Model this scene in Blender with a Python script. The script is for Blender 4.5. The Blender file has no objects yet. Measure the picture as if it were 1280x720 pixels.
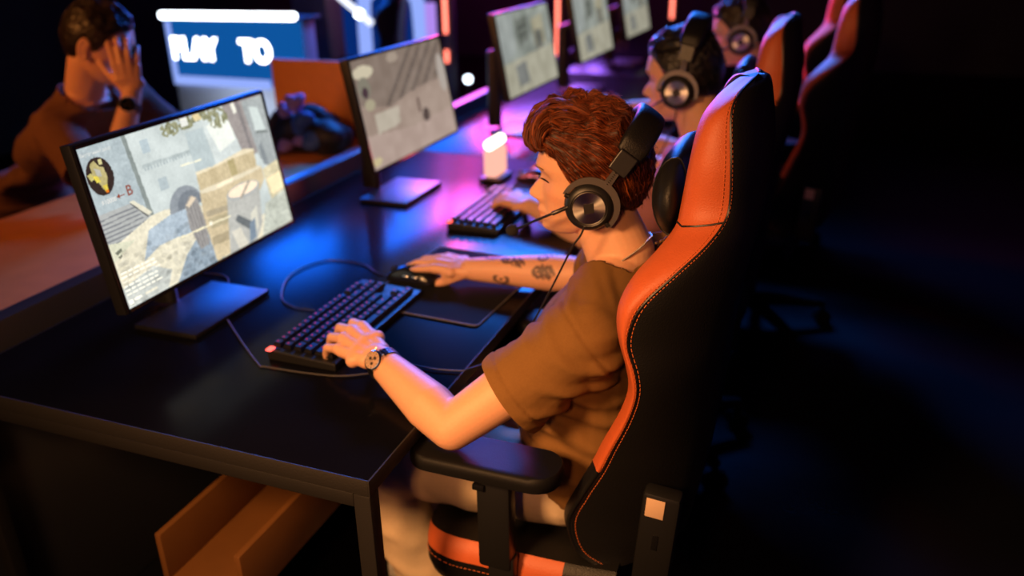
import bpy, bmesh, math, random
import numpy as np
from mathutils import Vector, Matrix, noise as mnoise
random.seed(7)
rng = np.random.default_rng(7)
S = bpy.context.scene
C = S.collection

# ------------------------------------------------------------------ colour helper
def lin(r, g, b):
    def f(c):
        c /= 255.0
        return c / 12.92 if c <= .04045 else ((c + .055) / 1.055) ** 2.4
    return (f(r), f(g), f(b))

# ------------------------------------------------------------------ camera
cam_data = bpy.data.cameras.new('camera')
cam = bpy.data.objects.new('camera', cam_data)
C.objects.link(cam)
CR = ((.93623637, .35108723, -.01411423), (-.12807994, .37840211, .91673735), (.32719563, -.8564751, .39924105))
m = Matrix(((CR[0][0], CR[1][0], CR[2][0], .58088489), (CR[0][1], CR[1][1], CR[2][1], -.89745875),
            (CR[0][2], CR[1][2], CR[2][2], 1.51289029), (0, 0, 0, 1)))
cam.matrix_world = m
cam_data.sensor_width = 36
cam_data.lens = 1045.27 / 1280 * 36
cam_data.clip_start = .05
cam_data.dof.use_dof = True
cam_data.dof.focus_distance = 1.22
cam_data.dof.aperture_fstop = 2.1
S.camera = cam

# ------------------------------------------------------------------ world, lights, exposure
w = bpy.data.worlds.new('world'); S.world = w
w.use_nodes = True
w.node_tree.nodes['Background'].inputs[0].default_value = (.15, .25, .6, 1)
w.node_tree.nodes['Background'].inputs[1].default_value = .002
S.view_settings.view_transform = 'Standard'
S.view_settings.look = 'None'
S.view_settings.exposure = 0
S.view_settings.gamma = 1
S.view_settings.use_curve_mapping = False

def area(name, loc, target, size, energy, col, spread=180):
    l = bpy.data.lights.new(name, 'AREA')
    l.energy = energy; l.color = col; l.shape = 'RECTANGLE'
    l.size, l.size_y = size; l.spread = math.radians(spread)
    o = bpy.data.objects.new(name, l); C.objects.link(o)
    o.location = loc
    o.rotation_euler = (Vector(target) - Vector(loc)).to_track_quat('-Z', 'Y').to_euler()
    return o
area('warm_key_light', (-.28, -1.15, 1.78), (.12, .28, .62), (.3, .3), 10.3, (1, .48, .18), 86)
area('warm_side_fill', (.42, -1.5, 1.75), (-.1, 1.1, .5), (.15, .15), 1.3, (1, .42, .15), 60)  # added warm fill light beside the camera
area('warm_desk_lamp', (-2.3, -.9, 2.2), (-1.3, 1.8, .8), (.2, .2), 3.6, (1, .33, .07), 60)
area('blue_ceiling_light', (-1.0, 4.2, 2.9), (-.35, 1.0, .8), (1.4, .9), 120, (.022, .21, 1), 100)
area('blue_wall_light', (-2.85, 4.4, 1.9), (-.6, 1.1, .75), (1.9, 1.5), 55, (.006, .14, 1), 110)
area('magenta_side_light', (-1.9, 4.6, 1.5), (-.2, 1.6, .9), (.4, .8), 9, (1, .03, .16))
area('violet_wall_light', (-1.95, 5.6, 2.0), (-.5, 2.0, .7), (1.3, 1.1), 44, (.34, .13, 1), 120)
area('red_row_light', (-1.5, 3.9, 1.75), (.4, 2.9, 1.15), (.3, .6), 26, (1, .012, .03), 110)
area('magenta_wall_wash', (-2.6, 7.4, 2.4), (-2.6, 9.1, 1.0), (1.2, .4), 14, (1, .05, .5))

# ------------------------------------------------------------------ materials
MATS = {}
def mat(name, col, rough=.5, metal=0, emit=None, es=0, var=0, vscale=60, bump=0, bscale=200, sss=0, coat=0, spec=.5, attr=None, aniso=0):
    if name in MATS: return MATS[name]
    mt = bpy.data.materials.new(name); mt.use_nodes = True
    nt = mt.node_tree; b = nt.nodes['Principled BSDF']
    b.inputs['Base Color'].default_value = (*col, 1)
    b.inputs['Roughness'].default_value = rough
    b.inputs['Metallic'].default_value = metal
    b.inputs['Specular IOR Level'].default_value = spec
    if coat: b.inputs['Coat Weight'].default_value = coat
    if sss:
        b.inputs['Subsurface Weight'].default_value = sss
        b.inputs['Subsurface Radius'].default_value = (.012, .004, .002)
        b.inputs['Subsurface Scale'].default_value = 1
    if emit:
        b.inputs['Emission Color'].default_value = (*emit, 1)
        b.inputs['Emission Strength'].default_value = es
    tc = nt.nodes.new('ShaderNodeTexCoord')
    src = None
    if var:
        n = nt.nodes.new('ShaderNodeTexNoise'); n.inputs['Scale'].default_value = vscale; n.inputs['Detail'].default_value = 4
        nt.links.new(tc.outputs['Object'], n.inputs['Vector'])
        r = nt.nodes.new('ShaderNodeMix'); r.data_type = 'RGBA'
        r.inputs['A'].default_value = (*[c * (1 - var) for c in col], 1)
        r.inputs['B'].default_value = (*[min(1, c * (1 + var)) for c in col], 1)
        nt.links.new(n.outputs['Fac'], r.inputs['Factor'])
        src = r.outputs['Result']
    if attr:
        a = nt.nodes.new('ShaderNodeAttribute'); a.attribute_name = attr
        mx = nt.nodes.new('ShaderNodeMix'); mx.data_type = 'RGBA'; mx.blend_type = 'MULTIPLY'
        mx.inputs['Factor'].default_value = 1
        if src: nt.links.new(src, mx.inputs['A'])
        else: mx.inputs['A'].default_value = (*col, 1)
        nt.links.new(a.outputs['Color'], mx.inputs['B'])
        src = mx.outputs['Result']
    if src: nt.links.new(src, b.inputs['Base Color'])
    if bump:
        n = nt.nodes.new('ShaderNodeTexNoise'); n.inputs['Scale'].default_value = bscale; n.inputs['Detail'].default_value = 3
        nt.links.new(tc.outputs['Object'], n.inputs['Vector'])
        bp = nt.nodes.new('ShaderNodeBump'); bp.inputs['Strength'].default_value = bump; bp.inputs['Distance'].default_value = .002
        nt.links.new(n.outputs['Fac'], bp.inputs['Height'])
        nt.links.new(bp.outputs['Normal'], b.inputs['Normal'])
    MATS[name] = mt
    return mt

def emitmat(name, col, strength):
    mt = bpy.data.materials.new(name); mt.use_nodes = True
    nt = mt.node_tree; nt.nodes.remove(nt.nodes['Principled BSDF'])
    e = nt.nodes.new('ShaderNodeEmission'); e.inputs[0].default_value = (*col, 1); e.inputs[1].default_value = strength
    nt.links.new(e.outputs[0], nt.nodes['Material Output'].inputs[0])
    return mt

BLACKP = mat('black plastic', (.012, .012, .013), .38, bump=.15, bscale=900)
BLACKG = mat('black gloss plastic', (.008, .008, .009), .2)
METALK = mat('dark steel', (.09, .085, .085), .42, .9)
SILVER = mat('brushed silver', (.62, .6, .58), .3, 1)
CHROME = mat('bright steel', (.75, .73, .7), .18, 1)
LEATHK = mat('black leatherette', (.008, .0078, .008), .46, bump=.35, bscale=420, spec=.35)
LEATHO = mat('orange leatherette', lin(204, 98, 52), .52, var=.06, bump=.3, bscale=420)
STITCH = mat('orange thread', lin(205, 105, 50), .7)
DESKM = mat('black desk laminate', (.0035, .0035, .005), .23, var=.3, vscale=9, spec=.08)
DESKE = mat('black desk edge', (.016, .014, .013), .6, bump=.3, bscale=260)
STEELB = mat('black powder coated steel', (.014, .0125, .012), .6, bump=.25, bscale=500, spec=.3)
SKIN = mat('skin', lin(228, 172, 138), .5, var=.07, vscale=220, bump=.12, bscale=900, sss=.12, attr='tint')
OLIVE = mat('olive brown cotton', lin(128, 92, 50), .9, var=.12, vscale=350, bump=.4, bscale=1200, spec=.2)
KHAKI = mat('khaki cotton', lin(222, 198, 166), .9, var=.06, vscale=200, bump=.4, bscale=900, spec=.2)
FOAM = mat('black foam', (.012, .011, .011), .95, bump=.8, bscale=900)
EARPAD = mat('black ear pad leather', (.013, .012, .013), .5, bump=.2, bscale=500)
CABLE = mat('black cable rubber', (.012, .012, .012), .45)
FLOORM = mat('dark floor vinyl', (.006, .0065, .008), .7, var=.3, vscale=3, spec=.12)
TRAYW = mat('shaded plywood', (.19, .075, .017), .6, var=.18, vscale=14)  # plywood colour darkened for the shade under the desk
BASEK = mat('matt black nylon', (.006, .006, .006), .8, spec=.12)
WALLM = mat('dark wall paint', (.03, .034, .042), .8, var=.2, vscale=4)
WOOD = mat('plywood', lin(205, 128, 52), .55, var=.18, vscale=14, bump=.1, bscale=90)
MATCLOTH = mat('black mouse mat cloth', (.0065, .0065, .0075), .85, bump=.4, bscale=1500, spec=.15)
MATRING = mat('blue grey print', (.03, .04, .075), .8)

# ------------------------------------------------------------------ mesh helpers
class MB:
    def __init__(s): s.v = []; s.f = []; s.m = []
    def add(s, V, F, mi=0):
        k = len(s.v); s.v += [tuple(float(c) for c in p) for p in V]
        s.f += [tuple(i + k for i in q) for q in F]; s.m += [mi] * len(F)
        return s
    def box(s, c, d, rot=None, bev=.0, mi=0, seg=2):
        bm = bmesh.new(); bmesh.ops.create_cube(bm, size=1)
        for v in bm.verts: v.co = Vector((v.co.x * d[0], v.co.y * d[1], v.co.z * d[2]))
        if bev: bmesh.ops.bevel(bm, geom=list(bm.edges), offset=bev, segments=seg, profile=.5, affect='EDGES')
        M = (rot.to_4x4() if rot is not None else Matrix.Identity(4)); M.translation = Vector(c)
        bm.verts.ensure_lookup_table()
        s.add([M @ v.co for v in bm.verts], [[v.index for v in f.verts] for f in bm.faces], mi)
        bm.free(); return s
    def loft(s, rings, cap=(True, True), closed=True, mi=0):
        n = len(rings[0]); V = [p for r in rings for p in r]; F = []
        for i in range(len(rings) - 1):
            for j in range(n if closed else n - 1):
                a, b = i * n + j, i * n + (j + 1) % n
                F.append((a, b, b + n, a + n))
        if cap[0]: F.append(tuple(range(n - 1, -1, -1)))
        if cap[1]: F.append(tuple(range(len(V) - n, len(V))))
        return s.add(V, F, mi)
    def tube(s, path, r, n=8, cap=True, mi=0, flat=None):
        P = [Vector(p) for p in path]; rs = r if hasattr(r, '__len__') else [r] * len(P)
        rings = []; up = None
        for i, p in enumerate(P):
            t = (P[min(i + 1, len(P) - 1)] - P[max(i - 1, 0)]).normalized()
            if up is None:
                up = Vector((0, 0, 1)) if abs(t.z) < .9 else Vector((1, 0, 0))
            a = t.cross(up).normalized(); up = a.cross(t).normalized()
            fl = flat or 1
            rings.append([p + (a * math.cos(2 * math.pi * k / n) + up * math.sin(2 * math.pi * k / n) * fl) * rs[i] for k in range(n)])
        return s.loft(rings, (cap, cap), True, mi)
    def ell(s, c, r, rot=None, nu=16, nv=10, mi=0):
        c = Vector(c); R = rot if rot is not None else Matrix.Identity(3)
        if not hasattr(r, '__len__'): r = (r, r, r)
        rings = []
        V = [c + R @ Vector((0, 0, -r[2]))]
        for i in range(1, nv):
            t = -math.pi / 2 + math.pi * i / nv
            for j in range(nu):
                a = 2 * math.pi * j / nu
                V.append(c + R @ Vector((r[0] * math.cos(t) * math.cos(a), r[1] * math.cos(t) * math.sin(a), r[2] * math.sin(t))))
        V.append(c + R @ Vector((0, 0, r[2])))
        F = []
        for j in range(nu): F.append((0, 1 + (j + 1) % nu, 1 + j))
        for i in range(nv - 2):
            for j in range(nu):
                a, b = 1 + i * nu + j, 1 + i * nu + (j + 1) % nu
                F.append((a, b, b + nu, a + nu))
        k = len(V) - 1
        for j in range(nu): F.append((k, k - nu + j, k - nu + (j + 1) % nu))
        return s.add(V, F, mi)
    def cone(s, p0, r0, p1, r1, n=28):
        s.ell(p0, r0, nu=n); s.ell(p1, r1, nu=n)
        return s.tube([p0, p1], [r0, r1], n)
    def chain(s, pts, rs, n=28):
        for i in range(len(pts) - 1): s.cone(pts[i], rs[i], pts[i + 1], rs[i + 1], n)
        return s
    def lathe(s, prof, c=(0, 0, 0), rot=None, n=32, mi=0):
        R = rot if rot is not None else Matrix.Identity(3); c = Vector(c)
        rings = [[c + R @ Vector((r * math.cos(2 * math.pi * k / n), r * math.sin(2 * math.pi * k / n), z)) for k in range(n)] for r, z in prof]
        return s.loft(rings, (True, True), True, mi)
    def mesh(s, name, mats, smooth=True, angle=40):
        me = bpy.data.meshes.new(name); me.from_pydata(s.v, [], s.f); me.update()
        for x in (mats if isinstance(mats, (list, tuple)) else [mats]): me.materials.append(x)
        me.polygons.foreach_set('material_index', s.m)
        if smooth:
            me.polygons.foreach_set('use_smooth', [True] * len(s.f))
            if angle < 180:
                try: me.set_sharp_from_angle(angle=math.radians(angle))
                except Exception: pass
        return me
    def obj(s, name, mats, parent=None, smooth=True, angle=40):
        o = bpy.data.objects.new(name, s.mesh(name, mats, smooth, angle)); C.objects.link(o)
        if parent:
            o.parent = parent
            o.matrix_parent_inverse = Matrix.Translation(parent.location).inverted() if parent.parent is None and parent.type == 'EMPTY' else Matrix.Identity(4)
        return o

def thing(name, label, cat, loc=(0, 0, 0), group=None):
    o = bpy.data.objects.new(name, None); C.objects.link(o)
    o.location = loc; o.empty_display_size = .05
    o['label'] = label; o['category'] = cat
    if group: o['group'] = group
    return o
def tag(o, label, cat, group=None):
    o['label'] = label; o['category'] = cat
    if group: o['group'] = group
    return o
def struct(o): o['kind'] = 'structure'; return o
def copy_tree(o, off=(0, 0, 0), parent=None, swap=None, label=None, rz=0):
    c = o.copy(); C.objects.link(c)
    if parent: c.parent = parent; c.matrix_parent_inverse = o.matrix_parent_inverse.copy()
    else:
        c.location = o.location + Vector(off); c.rotation_euler.z = o.rotation_euler.z + rz
        if label: c['label'] = label
    if swap and o.type == 'MESH':
        for i, sl in enumerate(o.material_slots):
            if sl.material and sl.material.name in swap:
                c.material_slots[i].link = 'OBJECT'; c.material_slots[i].material = swap[sl.material.name]
    for ch in [x for x in bpy.data.objects if x.parent == o]: copy_tree(ch, parent=c, swap=swap)
    return c

def smooth_path(pts, n=8):
    P = [np.array(p, float) for p in pts]; P = [2 * P[0] - P[1]] + P + [2 * P[-1] - P[-2]]
    out = []
    for i in range(1, len(P) - 2):
        for k in range(n):
            t = k / n
            a, b, c, d = P[i - 1], P[i], P[i + 1], P[i + 2]
            out.append(.5 * (2 * b + (c - a) * t + (2 * a - 5 * b + 4 * c - d) * t * t + (3 * b - a - 3 * c + d) * t ** 3))
    out.append(P[-2]); return out

def remesh(mb, voxel, smooth=3, fac=.5):
    me = bpy.data.meshes.new('tmp'); me.from_pydata(mb.v, [], mb.f); me.update()
    o = bpy.data.objects.new('tmp', me); C.objects.link(o)
    r = o.modifiers.new('r', 'REMESH'); r.mode = 'VOXEL'; r.voxel_size = voxel; r.use_smooth_shade = True
    s_ = o.modifiers.new('s', 'SMOOTH'); s_.factor = fac; s_.iterations = smooth
    dg = bpy.context.evaluated_depsgraph_get(); dg.update()
    out = bpy.data.meshes.new_from_object(o.evaluated_get(dg))
    bpy.data.objects.remove(o); bpy.data.meshes.remove(me)
    return out
def mesh_obj(name, me, mats, parent=None):
    me.materials.clear()
    for x in (mats if isinstance(mats, (list, tuple)) else [mats]): me.materials.append(x)
    me.name = name
    o = bpy.data.objects.new(name, me); C.objects.link(o)
    if parent:
        o.parent = parent
        o.matrix_parent_inverse = Matrix.Translation(parent.location).inverted()
    return o
def get_co(me):
    a = np.empty(len(me.vertices) * 3); me.vertices.foreach_get('co', a); return a.reshape(-1, 3)
def get_no(me):
    a = np.empty(len(me.vertices) * 3); me.vertices.foreach_get('normal', a); return a.reshape(-1, 3)
def set_co(me, a): me.vertices.foreach_set('co', a.ravel()); me.update()
def cut_planes(me, planes):
    """slice the cloth cleanly at cuffs, hems and neckline; planes = (point, outward normal, reach)"""
    bm = bmesh.new(); bm.from_mesh(me)
    for p, n, reach in planes:
        fs = [f for f in bm.faces if (f.calc_center_median() - p).length < reach]
        geom = list({v for f in fs for v in f.verts}) + list({e for f in fs for e in f.edges}) + fs
        bmesh.ops.bisect_plane(bm, geom=geom, plane_co=p, plane_no=n, clear_outer=True)
    bm.to_mesh(me); bm.free(); me.update()
def solidify(o, t):
    md = o.modifiers.new('thickness', 'SOLIDIFY'); md.thickness = t; md.offset = -1
def frame(fwd, up):
    f = Vector(fwd).normalized(); u = Vector(up); l = u.cross(f).normalized(); u = f.cross(l)
    return Matrix((f, l, u)).transposed()      # columns forward, left, up
def Rz(a): return Matrix.Rotation(a, 3, 'Z')

# ================================================================== ROOM
def plane_box(name, lo, hi, mt):
    b = MB(); b.box([(lo[i] + hi[i]) / 2 for i in range(3)], [hi[i] - lo[i] for i in range(3)])
    return struct(b.obj(name, mt, smooth=False))
plane_box('floor', (-5.2, -3.2, -.05), (3.2, 9.2, 0), FLOORM)
plane_box('ceiling', (-5.2, -3.2, 3.0), (3.2, 9.2, 3.05), WALLM)
plane_box('wall_left', (-5.2, -3.2, 0), (-5.1, 9.2, 3.0), WALLM)
plane_box('wall_right', (3.1, -3.2, 0), (3.2, 9.2, 3.0), WALLM)
plane_box('wall_far', (-5.1, 9.1, 0), (3.1, 9.2, 3.0), WALLM)
plane_box('wall_near', (-5.1, -3.2, 0), (3.1, -3.1, 3.0), WALLM)

# ================================================================== DESKS
def make_desk(y0, y1, label):
    t = thing('gaming_desk', label, 'desk', (-.45, y0, 0), 'black gaming desks in one row')
    b = MB(); b.box((-.455, (y0 + y1) / 2, .7255), (.91, y1 - y0 - .002, .029), bev=.0012)
    # top sheet separate from the edge band
    b = MB(); b.box((-.455, (y0 + y1) / 2, .7255), (.904, y1 - y0 - .008, .029), bev=.0012); b.obj('tabletop', DESKM, t)
    b = MB()
    b.box((-.0015, (y0 + y1) / 2, .7255), (.003, y1 - y0 - .002, .0288), bev=.0006)
    b.box((-.9085, (y0 + y1) / 2, .7255), (.003, y1 - y0 - .002, .0288), bev=.0006)
    b.box((-.455, y0 + .0025, .7255), (.904, .003, .0288), bev=.0006)
    b.box((-.455, y1 - .0025, .7255), (.904, .003, .0288), bev=.0006)
    b.obj('edge_band', DESKE, t)
    for x in (-.0165, -.89):
        for y in (y0 + .016, y1 - .016):
            b = MB(); b.box((x, y, .3545), (.03, .028, .709), bev=.002); b.obj('leg', STEELB, t)
    for y in (y0 + .016, y1 - .016):
        b = MB(); b.box((-.453, y, .696), (.842, .026, .026), bev=.002); b.obj('cross_beam', STEELB, t)
    b = MB(); b.box((-.89, (y0 + y1) / 2, .696), (.026, y1 - y0 - .062, .026), bev=.002); b.obj('back_beam', STEELB, t)
    return t
make_desk(0, 1.85, 'black gaming desk nearest the camera with a lit brown end edge and square steel legs')
make_desk(1.855, 3.70, 'black gaming desk in the middle of the row, under the small bright monitors')
make_desk(3.705, 5.55, 'black gaming desk at the far end of the row, mostly in blue shadow')
b = MB(); b.box((-.94, 2.62, .40), (.045, 5.9, .80), bev=.004)
tag(b.obj('desk_divider', mat('dark divider panel', (.03, .032, .04), .3)), 'low black divider ledge running along the back of the desk row, blue lit top', 'divider')

# wooden cradle under the desk
t = thing('wooden_tray', 'open plywood tray slung under the near end of the black desk', 'tray', (-.45, .2, .33))
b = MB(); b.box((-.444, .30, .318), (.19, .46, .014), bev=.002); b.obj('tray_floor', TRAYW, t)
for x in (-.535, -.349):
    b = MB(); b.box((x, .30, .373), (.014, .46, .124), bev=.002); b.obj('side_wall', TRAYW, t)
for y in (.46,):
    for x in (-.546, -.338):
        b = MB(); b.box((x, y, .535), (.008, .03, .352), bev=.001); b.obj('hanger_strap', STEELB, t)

# ================================================================== SCREEN PICTURES
def grid_uv(w, h):
    u, v = np.meshgrid((np.arange(w) + .5) / w, (np.arange(h) + .5) / h); return u, v
def poly_mask(u, v, pts):
    ins = np.zeros(u.shape, bool); n = len(pts)
    for i in range(n):
        x1, y1 = pts[i]; x2, y2 = pts[(i + 1) % n]
        c = ((y1 > v) != (y2 > v)) & (u < (x2 - x1) * (v - y1) / (y2 - y1 + 1e-12) + x1)
        ins ^= c
    return ins
def noise2(w, h, cell, seed):
    r = np.random.default_rng(seed); gw, gh = int(w / cell) + 3, int(h / cell) + 3
    g = r.random((gh, gw)); x = np.arange(w) / cell; y = np.arange(h) / cell
    x0 = x.astype(int); y0 = y.astype(int); fx = (x - x0); fy = (y - y0)[:, None]
    fx = fx * fx * (3 - 2 * fx); fy = fy * fy * (3 - 2 * fy)
    a = g[np.ix_(y0, x0)]; b_ = g[np.ix_(y0, x0 + 1)]; c = g[np.ix_(y0 + 1, x0)]; d = g[np.ix_(y0 + 1, x0 + 1)]
    return (a * (1 - fx) + b_ * fx) * (1 - fy) + (c * (1 - fx) + d * fx) * fy
def courtyard(w=336, h=190):
    u, v = grid_uv(w, h); I = np.zeros((h, w, 3))
    n1 = noise2(w, h, 14, 1)[..., None]; n2 = noise2(w, h, 3, 2)[..., None]; n3 = noise2(w, h, 40, 3)[..., None]
    I[:] = np.array([190, 201, 206]) + (n1 - .5) * 16 + (n3 - .5) * 24 + (n2 - .5) * 8        # pale wall
    def fill(pts, col, amp=10, cell=None):
        m_ = poly_mask(u, v, pts)
        I[m_] = (np.array(col) + (n2 - .5) * amp * 1.4 + (n1 - .5) * amp)[m_]
        return m_
    fill([(0, 0), (.209, 0), (.218, .52), (0, .42)], (166, 180, 190), 12)                     # left wall
    fill([(.196, 0), (.215, 0), (.235, .52), (.214, .52)], (130, 140, 142), 8)
    fill([(.25, .205), (.60, .215), (.60, .235), (.25, .225)], (172, 184, 190), 14)           # ledge
    for k in range(22): fill([(.255 + k * .016, .228), (.263 + k * .016, .228), (.263 + k * .016, .245), (.255 + k * .016, .245)], (165, 178, 186), 6)
    fill([(.27, .06), (.31, .06), (.31, .14), (.27, .14)], (172, 188, 200), 6)
    fill([(.30, .32), (.345, .32), (.345, .40), (.30, .40)], (170, 184, 194), 8)
    fill([(.50, .10), (.60, .10), (.62, .40), (.50, .40)], (176, 190, 198), 8)
    fill([(.60, .0), (.82, 0), (.79, .35), (.62, .37)], (200, 210, 215), 14)                  # bright far wall
    fill([(.62, .10), (.76, .05), (.77, .25), (.66, .30)], (226, 232, 232), 8)
    fill([(.74, 0), (.86, 0), (.90, .40), (.80, .40)], (152, 146, 148), 10)                   # tower
    fill([(.82, 0), (.845, 0), (.86, .38), (.845, .38)], (126, 122, 126), 8)
    fill([(.86, 0), (1, 0), (1, .62), (.89, .44)], (158, 166, 172), 12)
    fill([(.90, .06), (.955, .08), (.975, .26), (.905, .24)], (196, 208, 212), 8)
    fill([(.905, .245), (.985, .265), (.985, .285), (.905, .262)], (120, 128, 130), 6)
    fill([(.90, .36), (.925, .33), (.94, .52), (.905, .50)], (130, 138, 146), 6)
    for (cx, cy, rx, ry, s) in ((.43, .045, .05, .05, 5), (.52, .03, .06, .05, 6), (.70, .07, .06, .07, 7), (.62, .02, .06, .04, 8)):   # foliage
        mk = (((u - cx) / rx) ** 2 + ((v - cy) / ry) ** 2 < 1) & (noise2(w, h, 4, s) > .42)
        I[mk] = (np.array([136, 138, 112]) + (n2 - .5) * 50)[mk]
    fill([(.49, .0), (.53, .0), (.53, .06), (.49, .06)], (218, 222, 222)); fill([(.56, 0), (.60, 0), (.61, .05), (.57, .05)], (214, 200, 160))
    fill([(.79, 0), (.815, 0), (.82, .07), (.80, .08)], (226, 228, 222))
    fill([(0, .40), (.15, .40), (.22, .52), (.0, .62)], (168, 172, 176), 8)                    # tin roof
    for k in range(7):
        y = .43 + k * .027; fill([(0, y), (.16 + k * .008, y - .004), (.165 + k * .008, y + .006), (0, y + .01)], (126, 130, 138), 5)
    fill([(.145, .392), (.165, .39), (.232, .50), (.21, .515)], (214, 212, 198), 6); fill([(.145, .40), (.15, .40), (.212, .515), (.205, .52)], (96, 98, 100), 4)
    fill([(0, .62), (.225, .52), (.42, .53), (.5, .62), (.72, .86), (1, .82), (1, 1), (0, 1)], (221, 217, 200), 16)   # ground
    fill([(.0, .70), (.12, .62), (.0, .58)], (206, 208, 190), 12)
    fill([(.19, .60), (.36, .55), (.43, .60), (.41, .74), (.30, .72), (.22, .72), (.13, .77)], (168, 184, 202), 16)
    fill([(.33, .86), (.42, .77), (.52, .80), (.52, 1), (.25, 1)], (146, 162, 180), 22)
    fill([(.0, .87), (.16, .82), (.24, .9), (.2, 1), (0, 1)], (196, 202, 202), 18)
    r = np.random.default_rng(9)
    for k in range(230):                                                                       # cobbles
        cx, cy = r.uniform(.02, .52), r.uniform(.66, 1)
        mk = (((u - cx) / .014) ** 2 + ((v - cy) / .016) ** 2 < 1); I[mk] = I[mk] * .93 + r.uniform(-6, 16)
    mk = (((u - .405) / .092) ** 2 + ((v - .57) / .15) ** 2 < 1) & (v < .57); I[mk] = (np.array([138, 146, 158]) + (n2 - .5) * 14)[mk]       # arch
    mk = (((u - .425) / .07) ** 2 + ((v - .57) / .11) ** 2 < 1) & (v < .57); I[mk] = (np.array([116, 124, 136]) + (n2 - .5) * 14)[mk]
    fill([(.497, .372), (.60, .376), (.74, .352), (.80, .340), (.863, .367), (.857, .493), (.492, .494)], (194, 180, 150), 16)   # crates
    fill([(.497, .366), (.60, .372), (.74, .348), (.80, .336), (.863, .36), (.862, .376), (.76, .372), (.5, .392)], (222, 212, 188), 8)
    fill([(.685, .375), (.725, .37), (.73, .488), (.69, .492)], (172, 160, 122), 10)
    fill([(.49, .50), (.885, .50), (.885, .60), (.60, .99), (.478, 1), (.47, .70)], (198, 184, 156), 14)
    fill([(.49, .494), (.87, .492), (.885, .515), (.60, .535), (.495, .52)], (216, 208, 188), 8)
    fill([(.585, .505), (.69, .498), (.69, .517), (.59, .528)], (248, 234, 208), 6)
    fill([(.49, .645), (.62, .665), (.62, .70), (.49, .685)], (170, 160, 140), 10); fill([(.49, .70), (.62, .72), (.62, .79), (.49, .77)], (176, 166, 140), 10)
    fill([(.485, .83), (.60, .84), (.595, .90), (.482, .89)], (168, 156, 132), 10)
    fill([(.885, .53), (1, .50), (1, .80), (.90, .85)], (204, 196, 168), 20); fill([(.90, .61), (1, .59), (1, .72), (.91, .74)], (238, 226, 190), 10)
    fill([(.85, .78), (1, .74), (1, 1), (.78, 1)], (186, 192, 186), 26)
    fill([(.395, .545), (.43, .50), (.465, .53), (.475, .70), (.465, .86), (.41, .87), (.385, .70)], (150, 148, 150), 10)   # barrel
    for k in range(4): fill([(.40 + k * .017, .56), (.405 + k * .017, .555), (.412 + k * .016, .86), (.407 + k * .016, .86)], (124, 124, 128), 6)
    fill([(.40, .55), (.44, .505), (.46, .53), (.41, .575)], (214, 200, 182), 6)
    fill([(.63, .60), (.84, .62), (.80, .90), (.74, 1), (.56, 1)], (176, 178, 178), 12)        # bucket
    mk = (((u - .735) / .108) ** 2 + ((v - .615) / .055) ** 2 < 1); I[mk] = (np.array([168, 172, 176]) + (n2 - .5) * 10)[mk]
    mk = (((u - .735) / .095) ** 2 + ((v - .608) / .042) ** 2 < 1); I[mk] = (np.array([244, 226, 206]) + (n2 - .5) * 10)[mk]
    fill([(.70, .66), (.78, .56), (.79, .575), (.71, .67)], (160, 152, 142))
    fill([(.66, .76), (.74, .86), (.72, .92), (.64, .80)], (104, 110, 116), 10); fill([(.74, .80), (.79, .76), (.77, .92), (.72, .95)], (206, 206, 198), 8)
    fill([(.60, .86), (.66, .86), (.68, 1), (.62, 1)], (206, 204, 196), 8); fill([(.72, .86), (.76, .84), (.74, .98), (.69, 1)], (120, 136, 156), 8)
    mk = (((u - .062) / .056) ** 2 + ((v - .186) / .115) ** 2 < 1); I[mk] = (52, 40, 38)                                   # small round map
    for pts, col in (([(.035, .10), (.055, .09), (.07, .13), (.085, .14), (.09, .2), (.075, .26), (.06, .27), (.045, .21), (.03, .18)], (176, 166, 118)),
                     ([(.045, .13), (.068, .15), (.07, .19), (.05, .18)], (176, 176, 170)), ([(.012, .16), (.03, .15), (.035, .19), (.02, .2)], (190, 182, 120)),
                     ([(.07, .09), (.085, .09), (.085, .12), (.07, .12)], (196, 190, 140)), ([(.06, .24), (.08, .24), (.075, .28), (.062, .28)], (208, 190, 80)),
                     ([(.03, .17), (.05, .18), (.058, .22), (.04, .215)], (216, 200, 84))):
        fill(pts, col, 14)
    fill([(.066, .275), (.076, .275), (.076, .287), (.066, .287)], (222, 120, 40))
    fill([(.33, .728), (.62, .742), (.62, .752), (.33, .742)], (232, 226, 200), 4)             # progress line
    mk = (((u - .50) / .010) ** 2 + ((v - .735) / .016) ** 2 < 1); I[mk] = (238, 234, 220)
    r = np.random.default_rng(4)
    for row in range(6):                                                                        # dashes of unreadable small print
        x = .012
        y = .775 + row * .027
        while x < .16 + .012 * (row % 3):
            L = r.uniform(.012, .03); fill([(x, y), (x + L, y), (x + L, y + .010), (x, y + .010)], (248, 248, 240), 2); x += L + .006
    fill([(.012, .955), (.03, .955), (.03, .98), (.012, .98)], (250, 250, 246)); fill([(.035, .95), (.07, .952), (.07, .968), (.035, .966)], (246, 246, 240)); fill([(.09, .955), (.15, .955), (.15, .968), (.09, .968)], (228, 226, 214))
    fill([(.02, .645), (.05, .63), (.05, .65), (.025, .665)], (112, 116, 104)); fill([(.028, .675), (.045, .668), (.045, .684), (.03, .69)], (120, 122, 110))
    fill([(.43, .288), (.50, .294), (.50, .303), (.43, .297)], (240, 238, 216), 2); fill([(.505, .294), (.545, .296), (.545, .306), (.505, .304)], (240, 238, 216), 2)
    return np.clip(I * np.array([1.0, .985, .95]) + noise2(w, h, 1.6, 77)[..., None] * 10 - 5, 0, 255)
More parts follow.
